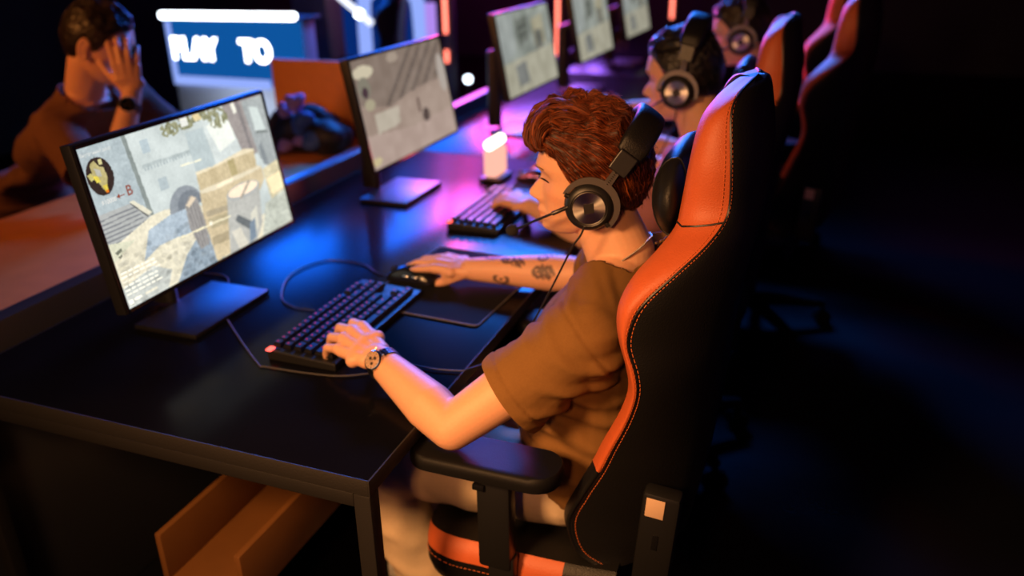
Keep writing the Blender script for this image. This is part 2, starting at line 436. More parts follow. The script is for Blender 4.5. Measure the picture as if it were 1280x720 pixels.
def attic(w=120, h=68):
    u, v = grid_uv(w, h); I = np.zeros((h, w, 3)); n = noise2(w, h, 6, 11)[..., None]; n2 = noise2(w, h, 20, 12)[..., None]
    I[:] = np.array([178, 156, 142]) + (n - .5) * 14 + (n2 - .5) * 20
    def fill(p, c):
        mk = poly_mask(u, v, p); I[mk] = (np.array(c) + (n - .5) * 14)[mk]
    fill([(0, 0), (1, 0), (1, .38), (.55, .42), (.30, .50), (.0, .40)], (150, 132, 120))
    for k in range(6): fill([(.25 + k * .15, .48 - k * .03), (.62 + k * .12, .0), (.66 + k * .12, 0), (.29 + k * .15, .48 - k * .03)], (120, 106, 98))
    fill([(.45, .52), (1, .38), (1, .72), (.5, .78)], (186, 164, 150)); fill([(0, .68), (.5, .76), (1, .72), (1, 1), (0, 1)], (196, 172, 160))
    fill([(.12, .52), (.38, .52), (.36, .68), (.12, .70)], (206, 194, 176))
    for cx, cy, rx, ry, c in ((.10, .12, .10, .06, (226, 214, 186)), (.08, .26, .06, .10, (146, 140, 124)), (.08, .30, .03, .05, (84, 62, 70)), (.42, .06, .06, .05, (184, 166, 150)), (.66, .70, .04, .07, (96, 80, 76)), (.60, .58, .02, .08, (130, 108, 98)), (.10, .42, .05, .05, (188, 178, 150)), (.04, .93, .05, .04, (222, 206, 160)), (.95, .35, .05, .2, (196, 184, 174))):
        mk = ((u - cx) / rx) ** 2 + ((v - cy) / ry) ** 2 < 1; I[mk] = c
    return np.clip(I, 0, 255)
def ruin(seed, w=96, h=54):
    u, v = grid_uv(w, h); I = np.zeros((h, w, 3)); n = noise2(w, h, 7, seed)[..., None]; n2 = noise2(w, h, 16, seed + 1)[..., None]
    I[:] = np.array([156, 162, 154]) + (n - .5) * 44 + (n2 - .5) * 30
    def fill(p, c):
        mk = poly_mask(u, v, p); I[mk] = (np.array(c) + (n - .5) * 24)[mk]
    fill([(0, .0), (.3, 0), (.25, .5), (0, .6)], (170, 176, 172)); fill([(.32, .12), (.55, .08), (.52, .38), (.34, .42)], (122, 126, 118))
    fill([(.35, .2), (.5, .17), (.5, .21), (.35, .24)], (92, 96, 90)); fill([(.35, .3), (.5, .27), (.5, .31), (.35, .34)], (92, 96, 90))
    fill([(.62, .15), (.85, .1), (.86, .5), (.64, .5)], (178, 172, 146)); fill([(.66, .3), (.8, .3), (.8, .55), (.66, .55)], (120, 120, 112))
    fill([(0, .6), (1, .52), (1, 1), (0, 1)], (184, 180, 160)); fill([(.2, .66), (.4, .62), (.42, .9), (.22, .92)], (132, 134, 130))
    return np.clip(I, 0, 255)

def screen_mat():
    mt = bpy.data.materials.new('lit screen'); mt.use_nodes = True
    nt = mt.node_tree; nt.nodes.remove(nt.nodes['Principled BSDF'])
    a = nt.nodes.new('ShaderNodeAttribute'); a.attribute_name = 'picture'
    e = nt.nodes.new('ShaderNodeEmission'); e.inputs[1].default_value = 1.0
    nt.links.new(a.outputs['Color'], e.inputs[0]); nt.links.new(e.outputs[0], nt.nodes['Material Output'].inputs[0])
    return mt
SCREENM = screen_mat()
def make_monitor(c, yaw, tilt, W, H, img, label, gain, edge_tint=None):
    n = Vector((math.cos(tilt) * math.cos(yaw), math.cos(tilt) * math.sin(yaw), math.sin(tilt)))
    r = Vector((-math.sin(yaw), math.cos(yaw), 0)); u = n.cross(r); c = Vector(c)
    R = Matrix((r, u, n)).transposed()
    base = Vector((c.x - .13, c.y, .74))
    t = thing('monitor', label, 'monitor', base, 'monitors in a row on the black desks')
    bz = .0075
    b = MB(); b.box(c - n * .014, (W + 2 * bz, H + 2 * bz + .004, .024), R, .002); b.obj('housing', BLACKP, t)
    b = MB()
    for sx in (-1, 1): b.box(c + r * sx * (W / 2 + bz / 2) + n * .0005, (bz, H + 2 * bz, .006), R, .001)
    for sy in (-1, 1): b.box(c + u * sy * (H / 2 + bz / 2) + n * .0005, (W, bz, .006), R, .001)
    b.obj('bezel', BLACKG, t)
    h, w_ = img.shape[:2]
    me = bpy.data.meshes.new('screen')
    uu = np.linspace(-.5, .5, w_ + 1) * W; vv = np.linspace(.5, -.5, h + 1) * H
    X, Y = np.meshgrid(uu, vv); P = np.array(c)[None, None] + X[..., None] * np.array(r) + Y[..., None] * np.array(u) - .0008 * np.array(n) + .002 * np.array(n)
    idx = np.arange((h + 1) * (w_ + 1)).reshape(h + 1, w_ + 1)
    F = np.stack([idx[:-1, :-1], idx[1:, :-1], idx[1:, 1:], idx[:-1, 1:]], -1).reshape(-1, 4)
    me.from_pydata(P.reshape(-1, 3).tolist(), [], F.tolist()); me.update()
    col = (img / 255.0); col = np.where(col <= .04045, col / 12.92, ((col + .055) / 1.055) ** 2.4) * gain
    at = me.color_attributes.new('picture', 'FLOAT_COLOR', 'CORNER')
    cc = np.ones((h * w_, 4, 4), np.float32); cc[:, :, :3] = col.reshape(-1, 1, 3)
    at.data.foreach_set('color', cc.ravel())
    mesh_obj('screen', me, SCREENM, t)
    # stand
    b = MB(); b.tube([base + Vector((-.02, 0, .012)), base + Vector((-.02, 0, c.z - .76)), base + Vector((.02, 0, c.z - .74 - .02))], [.02, .018, .018], 12, flat=1.6); b.obj('stand_neck', BLACKP, t)
    b = MB(); b.box(c - n * .045, (.10, .10, .05), R, .008); b.obj('rear_mount', BLACKP, t)
    b = MB(); b.box(base + Vector((.085, 0, .006)), (.16, .25, .012), None, .003); b.obj('stand_base', BLACKP, t)
    return t, c, r, u, n
m1, c1, r1, u1, n1 = make_monitor((-.605, .4255, 1.019), .0112, .1445, .531, .299, courtyard(), 'large nearest monitor showing a bright stone courtyard with crates, bucket and round map', 1.3)
make_monitor((-.600, 1.3507, 1.034), -.0235, .1818, .531, .299, attic(), 'second monitor from the camera, showing a brownish grey room with rafters', .80)
make_monitor((-.5485, 2.2838, 1.064), -.034, .186, .531, .299, ruin(21), 'third monitor from the camera, pale grey green picture beside red light tube', .80)
make_monitor((-.545, 3.21, 1.064), -.03, .186, .531, .299, ruin(31), 'fourth monitor from the camera, pale picture with a blue lit bottom edge', .78)
make_monitor((-.545, 4.13, 1.064), -.03, .186, .531, .299, ruin(41), 'farthest monitor, partly cut off above the dark haired neighbour', .70)
# writing on the near screen
def screen_text(body, uv, size, mt, name, bold=0):
    cu = bpy.data.curves.new('t', 'FONT'); cu.body = body; cu.size = size; cu.offset = bold; cu.align_x = 'LEFT'
    o = bpy.data.objects.new('t', cu); C.objects.link(o)
    dg = bpy.context.evaluated_depsgraph_get(); dg.update()
    me = bpy.data.meshes.new_from_object(o.evaluated_get(dg)); bpy.data.objects.remove(o)
    p = c1 + r1 * (uv[0] - .5) * .531 + u1 * (.5 - uv[1]) * .299 + n1 * .0022
    M = Matrix((r1, u1, n1)).transposed().to_4x4(); M.translation = p
    me.transform(M)
    return mesh_obj(name, me, mt, m1)
TXTW = emitmat('white screen lettering', lin(246, 246, 240), .9)
TXTR = emitmat('red screen lettering', lin(168, 84, 62), .8)
screen_text('Внутренний двор', (.004, .052), .0085, TXTW, 'screen_text')
screen_text('$10000', (.030, .352), .0115, TXTW, 'screen_text', .0003)
screen_text('B', (.145, .350), .027, TXTR, 'screen_text', .0004)
b = MB()
def scr(u, v): return c1 + r1 * (u - .5) * .531 + u1 * (.5 - v) * .299 + n1 * .0022
b.add([scr(.108, .331), scr(.136, .331), scr(.136, .337), scr(.108, .337)], [(0, 3, 2, 1)]); b.add([scr(.098, .334), scr(.112, .318), scr(.112, .350)], [(0, 2, 1)])
b.obj('screen_arrow', TXTR, m1, smooth=False)

# ================================================================== KEYBOARDS, MICE, MATS
KEYCAP = mat('dark keycap', (.005, .005, .007), .4, spec=.25)
KEYCAPL = mat('warm lit keycap', (.10, .085, .075), .5)  # keycap copy with warm light on its sides put into the colour
LEDR = emitmat('red key backlight', lin(255, 30, 70), .9)
LEDB = emitmat('bright red key backlight', lin(255, 90, 80), 3.0)
def key_mesh(wy, mats):
    b = MB(); hx = .0085; hy = wy / 2
    b.loft([[(-hx, -hy, 0), (hx, -hy, 0), (hx, hy, 0), (-hx, hy, 0)], [(-hx, -hy, .003), (hx, -hy, .003), (hx, hy, .003), (-hx, hy, .003)],
            [(-hx * .74, -hy + .0024, .010), (hx * .70, -hy + .0024, .0095), (hx * .70, hy - .0024, .0095), (-hx * .74, hy - .0024, .010)]], (True, True))
    b.box((-.0022, -.0006, .0100), (.0024, .0028, .0004), mi=1)
    return b.mesh('key', mats, smooth=False)
def make_keyboard(cx, cy, label, keys=True):
    t = thing('keyboard', label, 'keyboard', (cx, cy, .74), 'backlit keyboards')
    b = MB(); hx, hy = .076, .184
    b.loft([[(cx - hx, cy - hy, .7405), (cx + hx, cy - hy, .7405), (cx + hx, cy + hy, .7405), (cx - hx, cy + hy, .7405)],
            [(cx - hx, cy - hy, .764), (cx + hx, cy - hy, .757), (cx + hx, cy + hy, .757), (cx - hx, cy + hy, .764)]])
    o = b.obj('case', BLACKP, t, smooth=False)
    md = o.modifiers.new('bevel', 'BEVEL'); md.width = .003; md.segments = 2
    k1 = {}
    rows = [[1] * 13 + [0, 1, 1, 1], [1] * 13 + [2, 1, 1, 1], [1.5] + [1] * 12 + [1.5, 1, 1, 1], [1.75] + [1] * 11 + [2.25], [2.25] + [1] * 10 + [2.75, -1, 1, -1], [1.25, 1.25, 1.25, 6.25, 1.25, 1.25, 1.25, 1.25, 1, 1, 1]]
    for ri, row in enumerate(rows):
        x = cx - .059 + ri * .0232; y = cy - hy + .010; z = .7625 - (x - cx) * .046 + .0004
        if not keys and ri not in (0, 2, 4): continue
        for kw in row:
            if kw == 0: y += .019 * .9; continue
            if kw == -1: y += .019; continue
            L = kw * .0189; hot = random.random() < .035
            kk = (round(kw, 2), hot)
            if kk not in k1: k1[kk] = key_mesh(L - .0014, [KEYCAP, LEDB if hot else LEDR])
            o = bpy.data.objects.new('key', k1[kk]); C.objects.link(o); o.parent = t
            o.matrix_parent_inverse = Matrix.Identity(4)
            o.location = Vector((x, y + L / 2, z)) - t.location; o.rotation_euler = (0, .046, 0)
            y += L
    b = MB(); b.box((cx - .066, cy - hy - .0005, .7665), (.012, .016, .004), None, .001)
    b.obj('indicator_light', LEDB, t)
    return t
make_keyboard(-.304, .463, 'black backlit keyboard under the left hand of the red haired player')
make_keyboard(-.288, 1.262, 'red backlit keyboard under the hand of the dark haired neighbour')

def rounded_rect(cx, cy, hx, hy, r, z, n=6, rot=0):
    P = []
    for (sx, sy, a0) in ((1, 1, 0), (-1, 1, 90), (-1, -1, 180), (1, -1, 270)):
        for k in range(n + 1):
            a = math.radians(a0 + 90 * k / n); P.append((sx * (hx - r) + r * math.cos(a), sy * (hy - r) + r * math.sin(a)))
    c, s = math.cos(rot), math.sin(rot)
    return [(cx + x * c - y * s, cy + x * s + y * c, z) for x, y in P]
def make_mat(cx, cy, hx, hy, rot, label):
    t = thing('mouse_mat', label, 'mouse mat', (cx, cy, .74), 'black mouse mats')
    b = MB(); b.loft([rounded_rect(cx, cy, hx, hy, .012, .7404, rot=rot), rounded_rect(cx, cy, hx, hy, .012, .7436, rot=rot)]); b.obj('pad', MATCLOTH, t)
    b = MB(); ring = rounded_rect(cx, cy, hx - .001, hy - .001, .012, .7438, rot=rot); b.tube(ring + ring[:1], .0011, 6, cap=False); b.obj('stitched_edge', mat('grey edge stitching', (.16, .15, .14), .6), t)
    b = MB()
    ring = [(cx + hx * .55 + .026 * math.cos(a), cy + hy * .60 + .026 * math.sin(a), .7437) for a in np.linspace(0, 2 * math.pi, 25)]
    b.tube(ring, .0035, 6, cap=False, flat=.1); b.obj('printed_ring', MATRING, t)
    return t
make_mat(-.185, .745, .15, .195, -.06, 'black mouse mat with a ring print under the tattooed arm')
make_mat(-.20, 1.60, .14, .16, 0, 'black mouse mat on the neighbour desk beside the red backlit keyboard')
def make_mouse(x, y, label):
    t = thing('mouse', label, 'mouse', (x, y, .7438), 'computer mice')
    rings = []
    for k, (dx, hw, h0) in enumerate(((.062, .018, .012), (.055, .027, .024), (.035, .032, .036), (.005, .031, .040), (-.03, .029, .032), (-.052, .027, .022), (-.062, .022, .014))):
        rings.append([(x + dx, y + hw * math.cos(a) * (1 if math.sin(a) < .2 else .94), .7442 + h0 * max(0, math.sin(a)) ** .75) for a in np.linspace(-.15, math.pi + .15, 14)])
    b = MB(); b.loft(rings); b.obj('shell', BLACKG, t)
    b = MB(); b.tube([(x - .058, y, .762), (x - .045, y, .772)], .006, 10); b.obj('scroll_wheel', METALK, t)
    for dx in (-.006, .018):
        b = MB(); b.ell((x + dx, y - .031, .7635), (.009, .0025, .004)); b.obj('side_button', CHROME, t)
    return t
make_mouse(-.285, .722, 'black mouse with shiny side buttons under the right hand of the red haired player')
make_mouse(-.285, 1.60, 'black mouse under the right hand of the dark haired neighbour')

# ================================================================== CHAIRS
ST = [(.012, (.459, 1.296), (.475, 1.300), .484), (.06, (.449, 1.291), (.469, 1.297), .488), (.11, (.435, 1.278), (.460, 1.288), .492), (.142, (.42, 1.251), (.455, 1.265), .497), (.16, (.412, 1.196), (.463, 1.2), .507), (.16, (.404, 1.129), (.466, 1.14), .508),
      (.175, (.4, 1.099), (.46, 1.112), .507), (.21, (.38, 1.07), (.441, 1.087), .504), (.24, (.356, 1.041), (.409, 1.056), .50), (.26, (.342, 1.01), (.37, 1.014), .493),
      (.265, (.338, .979), (.354, .978), .487), (.265, (.343, .942), (.351, .943), .482), (.262, (.354, .901), (.364, .899), .477), (.255, (.358, .86), (.366, .858), .473), (.245, (.345, .81), (.352, .803), .470),
      (.235, (.317, .743), (.327, .738), .466), (.23, (.299, .696), (.309, .690), .463), (.225, (.268, .625), (.280, .629), .457), (.22, (.248, .568), (.257, .567), .448), (.215, (.262, .508), (.272, .506), .435), (.21, (.302, .47), (.318, .478), .41)]
ORANGE_END = 16
def make_chair():
    t = thing('gaming_chair', 'black and orange gaming chair holding the red haired player', 'chair', (.30, .44, 0), 'gaming chairs along the desk row')
    yc = .44
    A = np.array([[h, F[0], F[1], s[0], s[1], xb] for h, F, s, xb in ST])
    sub = 5; D = np.array(smooth_path(A, sub)); ns = len(D)
    def half(d, sg):
        h, fx, fz, sx, sz, xb = d
        back = [(xb, 0, sz), (xb - .002, .45 * h, sz), (xb - .010 - .12 * (xb - sx), .75 * h, sz), (sx + .30 * (xb - sx), .94 * h, sz), (sx + .06 * (xb - sx), .995 * h, sz), (sx, h, sz)]
        side = [(sx, h, sz), (sx * .7 + fx * .3, h + .006, sz * .7 + fz * .3), (sx * .35 + fx * .65, h + .006, sz * .35 + fz * .65), (fx, h * 1., fz), (fx - .010, h - .018 * min(1, h / .1), fz), (fx - .008, h - .038 * min(1, h / .1), fz)]
        front = [(fx - .008, h - .038 * min(1, h / .1), fz), (fx + .008, h - .065 * min(1, h / .1), fz), (fx + .028, h * .55, fz), (min(fx + .036, xb - .03), 0, fz)]
        return [[(x, yc - sg * v, z) for x, v, z in L] for L in (back, side, front)]
    bk = MB(); fr = MB()
    rb = []; rf = []
    for d in D:
        L, R_ = half(d, 1), half(d, -1)
        rb.append(L[0][::-1] + R_[0][1:]); rf.append(L[2] + R_[2][::-1][1:])
    bk.loft(rb, (False, False), closed=False); fr.loft([r[::-1] for r in rf], (False, False), closed=False)
    for d_, rev in ((D[0], False), (D[-1], True)):
        a_, c_ = half(d_, 1), half(d_, -1)
        loop = (a_[0] + a_[1][1:] + a_[2][1:]) + (c_[0] + c_[1][1:] + c_[2][1:])[::-1][1:-1]
        bk.add(loop, [tuple(range(len(loop)))])
    bk.obj('back_shell', LEATHK, t, angle=180); fr.obj('back_cushion', LEATHK, t, angle=180)
    k = ORANGE_END * sub
    for sg in (1, -1):
        sd = [half(d, sg)[1] for d in D]
        if sg < 0: sd = [r[::-1] for r in sd]
        b = MB(); b.loft(sd[:k + 1], (False, False), closed=False); b.obj('side_panel', LEATHO, t, angle=180)['label'] = 'orange side panel'
        cr = sd[29] if sg > 0 else sd[29]
        b = MB(); b.tube([Vector(q) + Vector((0, -sg * .0004, 0)) for q in cr], .0016, 6); b.obj('panel_seam', BLACKP, t)
        b = MB(); b.loft(sd[k:], (False, False), closed=False); b.obj('lower_side_panel', LEATHK, t, angle=180)
    # piping and stitches beside the seam on both sides
    for sg in (1, -1):
        seam = [Vector(half(d, sg)[0][-1]) for d in D]
        b = MB(); b.tube(seam, .0022, 6); b.obj('piping', BLACKP, t)
        b = MB()
        row = [Vector(half(d, sg)[0][-2]) * .62 + Vector(half(d, sg)[0][-1]) * .38 for d in D]
        row2 = [Vector(half(d, sg)[1][1]) * .55 + Vector(half(d, sg)[1][0]) * .45 for d in D[:k]]
        for rr in (row, row2):
            acc = 0
            for i in range(len(rr) - 1):
                L = (rr[i + 1] - rr[i]).length; n = max(1, int(round(L / .0065)))
                for q in range(n):
                    a = rr[i].lerp(rr[i + 1], (q + .15) / n); c_ = rr[i].lerp(rr[i + 1], (q + .75) / n)
                    out = Vector((0, -sg * .0009, 0)); b.tube([a + out, c_ + out], .0007, 5)
        b.obj('stitching', STITCH, t)
    # hinge covers
    for sg in (1, -1):
        b = MB(); y = yc - sg * .225
        R = Matrix.Rotation(math.radians(4), 3, 'Y')
        b.box((.405, y, .575), (.062, .035, .20), R, .008); o = b.obj('hinge_cover', BLACKP, t)
        b = MB(); b.box((.402, y - sg * .0185, .650), (.030, .0012, .036), R, .0004); q = b.obj('sticker', mat('pale sticker', lin(225, 190, 160), .6), o); q['label'] = 'pale sticker'
        b = MB(); b.box((.405, y - sg * .0182, .582), (.010, .0016, .03), R, .0005); b.obj('slot', BLACKG, o)
    # seat
    xs = [(-.038, .60, .55), (-.031, .80, .78), (-.010, .93, .94), (.035, 1, 1), (.10, 1, 1), (.18, 1, .98), (.27, .98, .96), (.34, .95, .95)]
    def seat_half(q, sg):
        x, k1_, k2_ = q; zc = .44
        def Z(z): return zc + (z - zc) * k2_
        prof = [[(0, .370), (.18, .370), (.243, .385), (.256, .415), (.254, .450)], [(.254, .450), (.251, .462), (.243, .476), (.232, .484)], [(.232, .484), (.20, .487), (.15, .474), (0, .464)]]
        return [[(x, yc - sg * v * (k1_ if v > .1 else 1), Z(z)) for v, z in L] for L in prof]
    Q = [tuple(p) for p in smooth_path(xs, 4)]
    lo = MB(); up = MB()
    L0 = [(seat_half(q, 1), seat_half(q, -1)) for q in Q]
    lo.loft([a[0][::-1] + c_[0][1:] for a, c_ in L0], (False, False), closed=False); up.loft([a[2] + c_[2][::-1][1:] for a, c_ in L0], (False, False), closed=False)
    full0 = L0[0][0][0] + L0[0][0][1][1:] + L0[0][0][2][1:] + (L0[0][1][0] + L0[0][1][1][1:] + L0[0][1][2][1:])[::-1][1:-1]
    lo.add(full0, [tuple(range(len(full0)))])
    full1 = L0[-1][0][0] + L0[-1][0][1][1:] + L0[-1][0][2][1:] + (L0[-1][1][0] + L0[-1][1][1][1:] + L0[-1][1][2][1:])[::-1][1:-1]
    lo.add(full1, [tuple(range(len(full1)))])
    lo.obj('seat_base', LEATHK, t, angle=50); up.obj('seat_cushion', LEATHK, t, angle=180)
    for sg in (1, -1):
        sd = [seat_half(q, sg)[1] for q in Q]
        ke = max(i for i, q in enumerate(Q) if q[0] <= .25)
        b = MB(); b.loft(sd[:ke + 1], (False, False), closed=False); o = b.obj('seat_side_panel', LEATHO, t, angle=180); o['label'] = 'orange seat side panel'
        b = MB(); b.loft(sd[ke:], (False, False), closed=False); b.obj('rear_side_panel', LEATHK, t, angle=180)
        b = MB(); row = [Vector(r[0]) + Vector((0, -sg * .002, -.012)) for r in sd]
        for i in range(len(row) - 1):
            n = max(1, int((row[i + 1] - row[i]).length / .007))
            for q in range(n): b.tube([row[i].lerp(row[i + 1], (q + .1) / n), row[i].lerp(row[i + 1], (q + .7) / n)], .0007, 5)
        b.obj('seat_stitching', STITCH, t)
    # arms
    for sg in (1, -1):
        y = yc - sg * .262
        b = MB()
        out = []
        for z, k_ in ((.674, .82), (.679, .97), (.691, 1), (.700, .96), (.704, .86)):
            out.append([(.118 + (px - .118) * 1, py, pz) for px, py, pz in rounded_rect(.118, y, .134 * (k_ * .15 + .85), .05 * k_, .045 * k_, z, 8)])
        b.loft(out); b.obj('armrest_pad', mat('armrest rubber', (.008, .008, .009), .5, bump=.2, bscale=600, spec=.16), t)
        b = MB(); b.box((.135, y, .57), (.062, .036, .19), None, .008); o = b.obj('armrest_sleeve', BLACKP, t)
        b = MB(); b.box((.145, y, .43), (.05, .026, .14), None, .005); b.box((.145, y + sg * .05, .366), (.05, .13, .016), None, .004); b.obj('armrest_post', BLACKP, t)
        b = MB(); b.box((.112, y - sg * .02, .648), (.022, .010, .012), None, .003); b.obj('armrest_button', BLACKG, o)
    # mechanism, gas lift, star base, castors
    b = MB(); b.box((.17, yc, .365), (.22, .2, .036), None, .006); b.obj('seat_plate', STEELB, t)
    b = MB(); b.tube([(.17, yc, .10), (.17, yc, .23)], .028, 16); b.tube([(.17, yc, .23), (.17, yc, .35)], .018, 16); b.obj('gas_lift', STEELB, t)
    for k5 in range(5):
        a = 2 * math.pi * k5 / 5 + .55; ex, ey = .17 + .31 * math.cos(a), yc + .31 * math.sin(a)
        b = MB(); b.tube([(.17, yc, .115), (.17 + .16 * math.cos(a), yc + .16 * math.sin(a), .105), (ex, ey, .085)], [.03, .025, .018], 10); b.obj('base_arm', BASEK, t)
        b = MB(); ax = Vector((-math.sin(a), math.cos(a), 0))
        for q in (-1, 1): b.tube([Vector((ex, ey, .03)) + ax * (q * .008), Vector((ex, ey, .03)) + ax * (q * .026)], .03, 16)
        b.tube([(ex, ey, .03), (ex, ey, .085)], .007, 8); b.obj('castor', BASEK, t)
    return t
chair1 = make_chair()
def make_pillow(label):
    b = MB(); rings = []
    for k in range(17):
        a = -1 + 2 * k / 16; q = max(.12, (1 - abs(a) ** 3.2)) ** .6
        rings.append([(.376 + .034 * q * math.cos(p) * (1.15 if math.cos(p) < 0 else .6), .44 + a * .145, 1.122 + .072 * q * math.sin(p)) for p in np.linspace(0, 2 * math.pi, 24, endpoint=False)])
    b = MB(); b.loft(rings)
    t = thing('neck_pillow', label, 'pillow', (.376, .44, 1.122), 'neck pillows')
    b.obj('cushion', LEATHK, t, angle=180)
    for s in (-1, 1):
        k = 8 + s * 5; b = MB()
        b.tube([Vector(p) + (Vector(p) - Vector((.376, p[1], 1.122))).normalized() * .001 for p in rings[k] + rings[k][:1]], .0016, 6, cap=False)
        b.obj('seam', BLACKP, t)
    return t
pillow1 = make_pillow('black leather neck pillow between the red haired head and orange headrest')

# ================================================================== PEOPLE
def interp(z, tab):
    t = sorted(tab); return float(np.interp(z, [a for a, _ in t], [b_ for _, b_ in t]))
def smooth_tab(tab):
    t = sorted(tab); zs = np.array([a for a, _ in t]); vs = np.array([b_ for _, b_ in t])
    zz = np.linspace(zs[0], zs[-1], 400); v = np.interp(zz, zs, vs)
    ker = np.exp(-np.linspace(-2, 2, 13) ** 2); ker /= ker.sum()
    vp = np.pad(v, 6, mode='edge'); v2 = np.convolve(vp, ker, 'valid'); v2[:4] = v[:4]; v2[-4:] = v[-4:]
    return lambda z: np.interp(z, zz, v2)
FACE_BASE = smooth_tab([(.115, .0), (.108, .035), (.10, .052), (.08, .077), (.06, .089), (.04, .095), (.02, .094), (0, .087), (-.03, .089), (-.06, .089), (-.08, .086), (-.1, .080), (-.110, .072), (-.116, .055)])
FACE_MID_T = [(.115, .0), (.108, .035), (.10, .053), (.08, .078), (.06, .090), (.04, .096), (.026, .100), (.014, .097), (.004, .0925), (-.006, .095), (-.014, .104), (-.025, .113), (-.033, .1185), (-.038, .119), (-.042, .1165), (-.0465, .107), (-.053, .099), (-.062, .0985), (-.067, .102), (-.071, .1025), (-.0745, .0965), (-.078, .0995), (-.083, .099), (-.089, .0925), (-.094, .092), (-.101, .095), (-.107, .092), (-.112, .083), (-.116, .062)]
def FACE_MID(z): return np.interp(z, [a for a, _ in sorted(FACE_MID_T)], [b_ for _, b_ in sorted(FACE_MID_T)])
HEAD_W = smooth_tab([(.115, .004), (.11, .026), (.10, .044), (.08, .061), (.05, .073), (.02, .0765), (0, .075), (-.03, .071), (-.05, .067), (-.075, .060), (-.095, .048), (-.108, .036), (-.116, .020)])
HEAD_B = smooth_tab([(.115, .0), (.11, -.030), (.10, -.052), (.08, -.076), (.05, -.094), (.02, -.099), (-.01, -.096), (-.04, -.082), (-.06, -.062), (-.08, -.03), (-.1, .010), (-.116, .03)])
def head_mesh(scale=1.0):
    zs = np.concatenate([np.linspace(.1149, .1, 8), np.linspace(.098, .02, 30), np.linspace(.018, -.1, 90), np.linspace(-.101, -.116, 12)])
    n = 96; V = []; F = []
    for z in zs:
        xb, xf0, xm, wd = HEAD_B(z), FACE_BASE(z), FACE_MID(z), HEAD_W(z)
        cx = np.clip(.0 + (0 if z > -.05 else (-.05 - z) * .5), None, xf0 - .01); cx = max(cx, xb + .005)
        noseW = np.interp(z, [-.12, -.1, -.085, -.07, -.058, -.05, -.043, -.03, -.01, .005, .03, .06], [.022, .018, .020, .022, .012, .012, .0125, .0095, .0075, .009, .035, .05])
        for k in range(n):
            a = 2 * math.pi * k / n; c, s = math.cos(a), math.sin(a)
            p = 2.35 if c > 0 else 2.1
            q = (abs(c) ** p + abs(s) ** p) ** (-1 / p)
            x = cx + (xf0 - cx if c > 0 else cx - xb) * c * q; y = wd * s * q
            if c > 0:
                x += (xm - xf0) * math.exp(-(y / noseW) ** 2 / 1.6)
                for sg in (-1, 1):
                    g = lambda y0, z0, sy, sz: math.exp(-((y - sg * y0) / sy) ** 2 - ((z - z0) / sz) ** 2)
                    x += -.0105 * g(.033, .001, .017, .012) + .006 * g(.031, -.001, .011, .008) + .0045 * g(.030, .021, .02, .007)
                    x += .0045 * g(.0135, -.046, .0065, .006) - .003 * g(.024, -.062, .010, .016) - .003 * g(.0235, -.0745, .006, .004)
                    y += sg * .0035 * math.exp(-((abs(y) - .062) / .02) ** 2 - ((z + .028) / .016) ** 2) * (1 if y * sg > 0 else 0)
            V.append((x * scale, y * scale, z * scale))
    V = V + [(0, 0, .1155 * scale), (.035 * scale, 0, -.1165 * scale)]
    for i in range(len(zs) - 1):
        for k in range(n):
            a, b_ = i * n + k, i * n + (k + 1) % n
            F.append((a, a + n, b_ + n, b_))
    t, bt = len(V) - 2, len(V) - 1; L = (len(zs) - 1) * n
    for k in range(n): F.append((t, k, (k + 1) % n)); F.append((bt, L + (k + 1) % n, L + k))
    return V, F
def add_hand(b, W, d, n, side, curls, spread=1.0, sc=1.0, thumb=(.6, .7, -.35), thumb_curl=(8, 22), th_end=None):
    """W wrist, d towards the fingers, n out of the back of the hand, side towards the thumb"""
    W = Vector(W); d = Vector(d).normalized(); n = Vector(n); n = (n - d * n.dot(d)).normalized()
    s = d.cross(n) if d.cross(n).dot(Vector(side)) > 0 else n.cross(d)
    base = [(.031, .088, .002), (.0105, .092, .004), (-.0105, .087, .002), (-.030, .077, -.003)]
    lens = [(.043, .026, .021), (.047, .030, .022), (.044, .028, .022), (.034, .021, .020)]
    rad = [.0098, .0100, .0095, .0084]
    kn = []
    for i in range(4):
        o, l, h = [q * sc for q in base[i]]
        K = W + d * l + s * o + n * h; kn.append(K)
        root = W + s * (o * .55) + d * .012 * sc
        b.cone(root, .0145 * sc, K, (rad[i] + .0022) * sc, 12)
        cu = curls[i]; ang = 0; p = K
        fan = math.radians((1.5 - i) * 4.5 * spread)
        fd = (d * math.cos(fan) + s * math.sin(fan))
        for j in range(3):
            ang += math.radians(cu[j]); dirv = fd * math.cos(ang) - n * math.sin(ang)
            q = p + dirv * lens[i][j] * sc
            b.cone(p, rad[i] * sc * (1 - .08 * j), q, rad[i] * sc * (.93 - .10 * j), 12); p = q
    for i in range(3): b.cone(kn[i] - d * .012 * sc, .011 * sc, kn[i + 1] - d * .012 * sc, .010 * sc, 12)
    for i in range(3): b.cone(kn[i] - d * .045 * sc, .0135 * sc, kn[i + 1] - d * .045 * sc, .013 * sc, 12)
    td = (d * thumb[0] + s * thumb[1] + n * thumb[2]).normalized()
    T0 = W + d * .018 * sc + s * .016 * sc - n * .004; T1 = T0 + td * .046 * sc
    b.cone(T0, .016 * sc, T1, .0125 * sc, 12)
    td2 = (td + (d * .5 - n * .1) * math.sin(math.radians(thumb_curl[0] * 2))).normalized(); T2 = T1 + td2 * .034 * sc
    b.cone(T1, .0118 * sc, T2, .0105 * sc, 12)
    td3 = (td2 + (d * .6 - s * .25) * math.sin(math.radians(thumb_curl[1]))).normalized(); T3 = T2 + td3 * .026 * sc
    b.cone(T2, .0105 * sc, T3, .0085 * sc, 12)
    b.cone(T1, .0125 * sc, kn[0] - d * .03 * sc, .010 * sc, 12)
    return kn
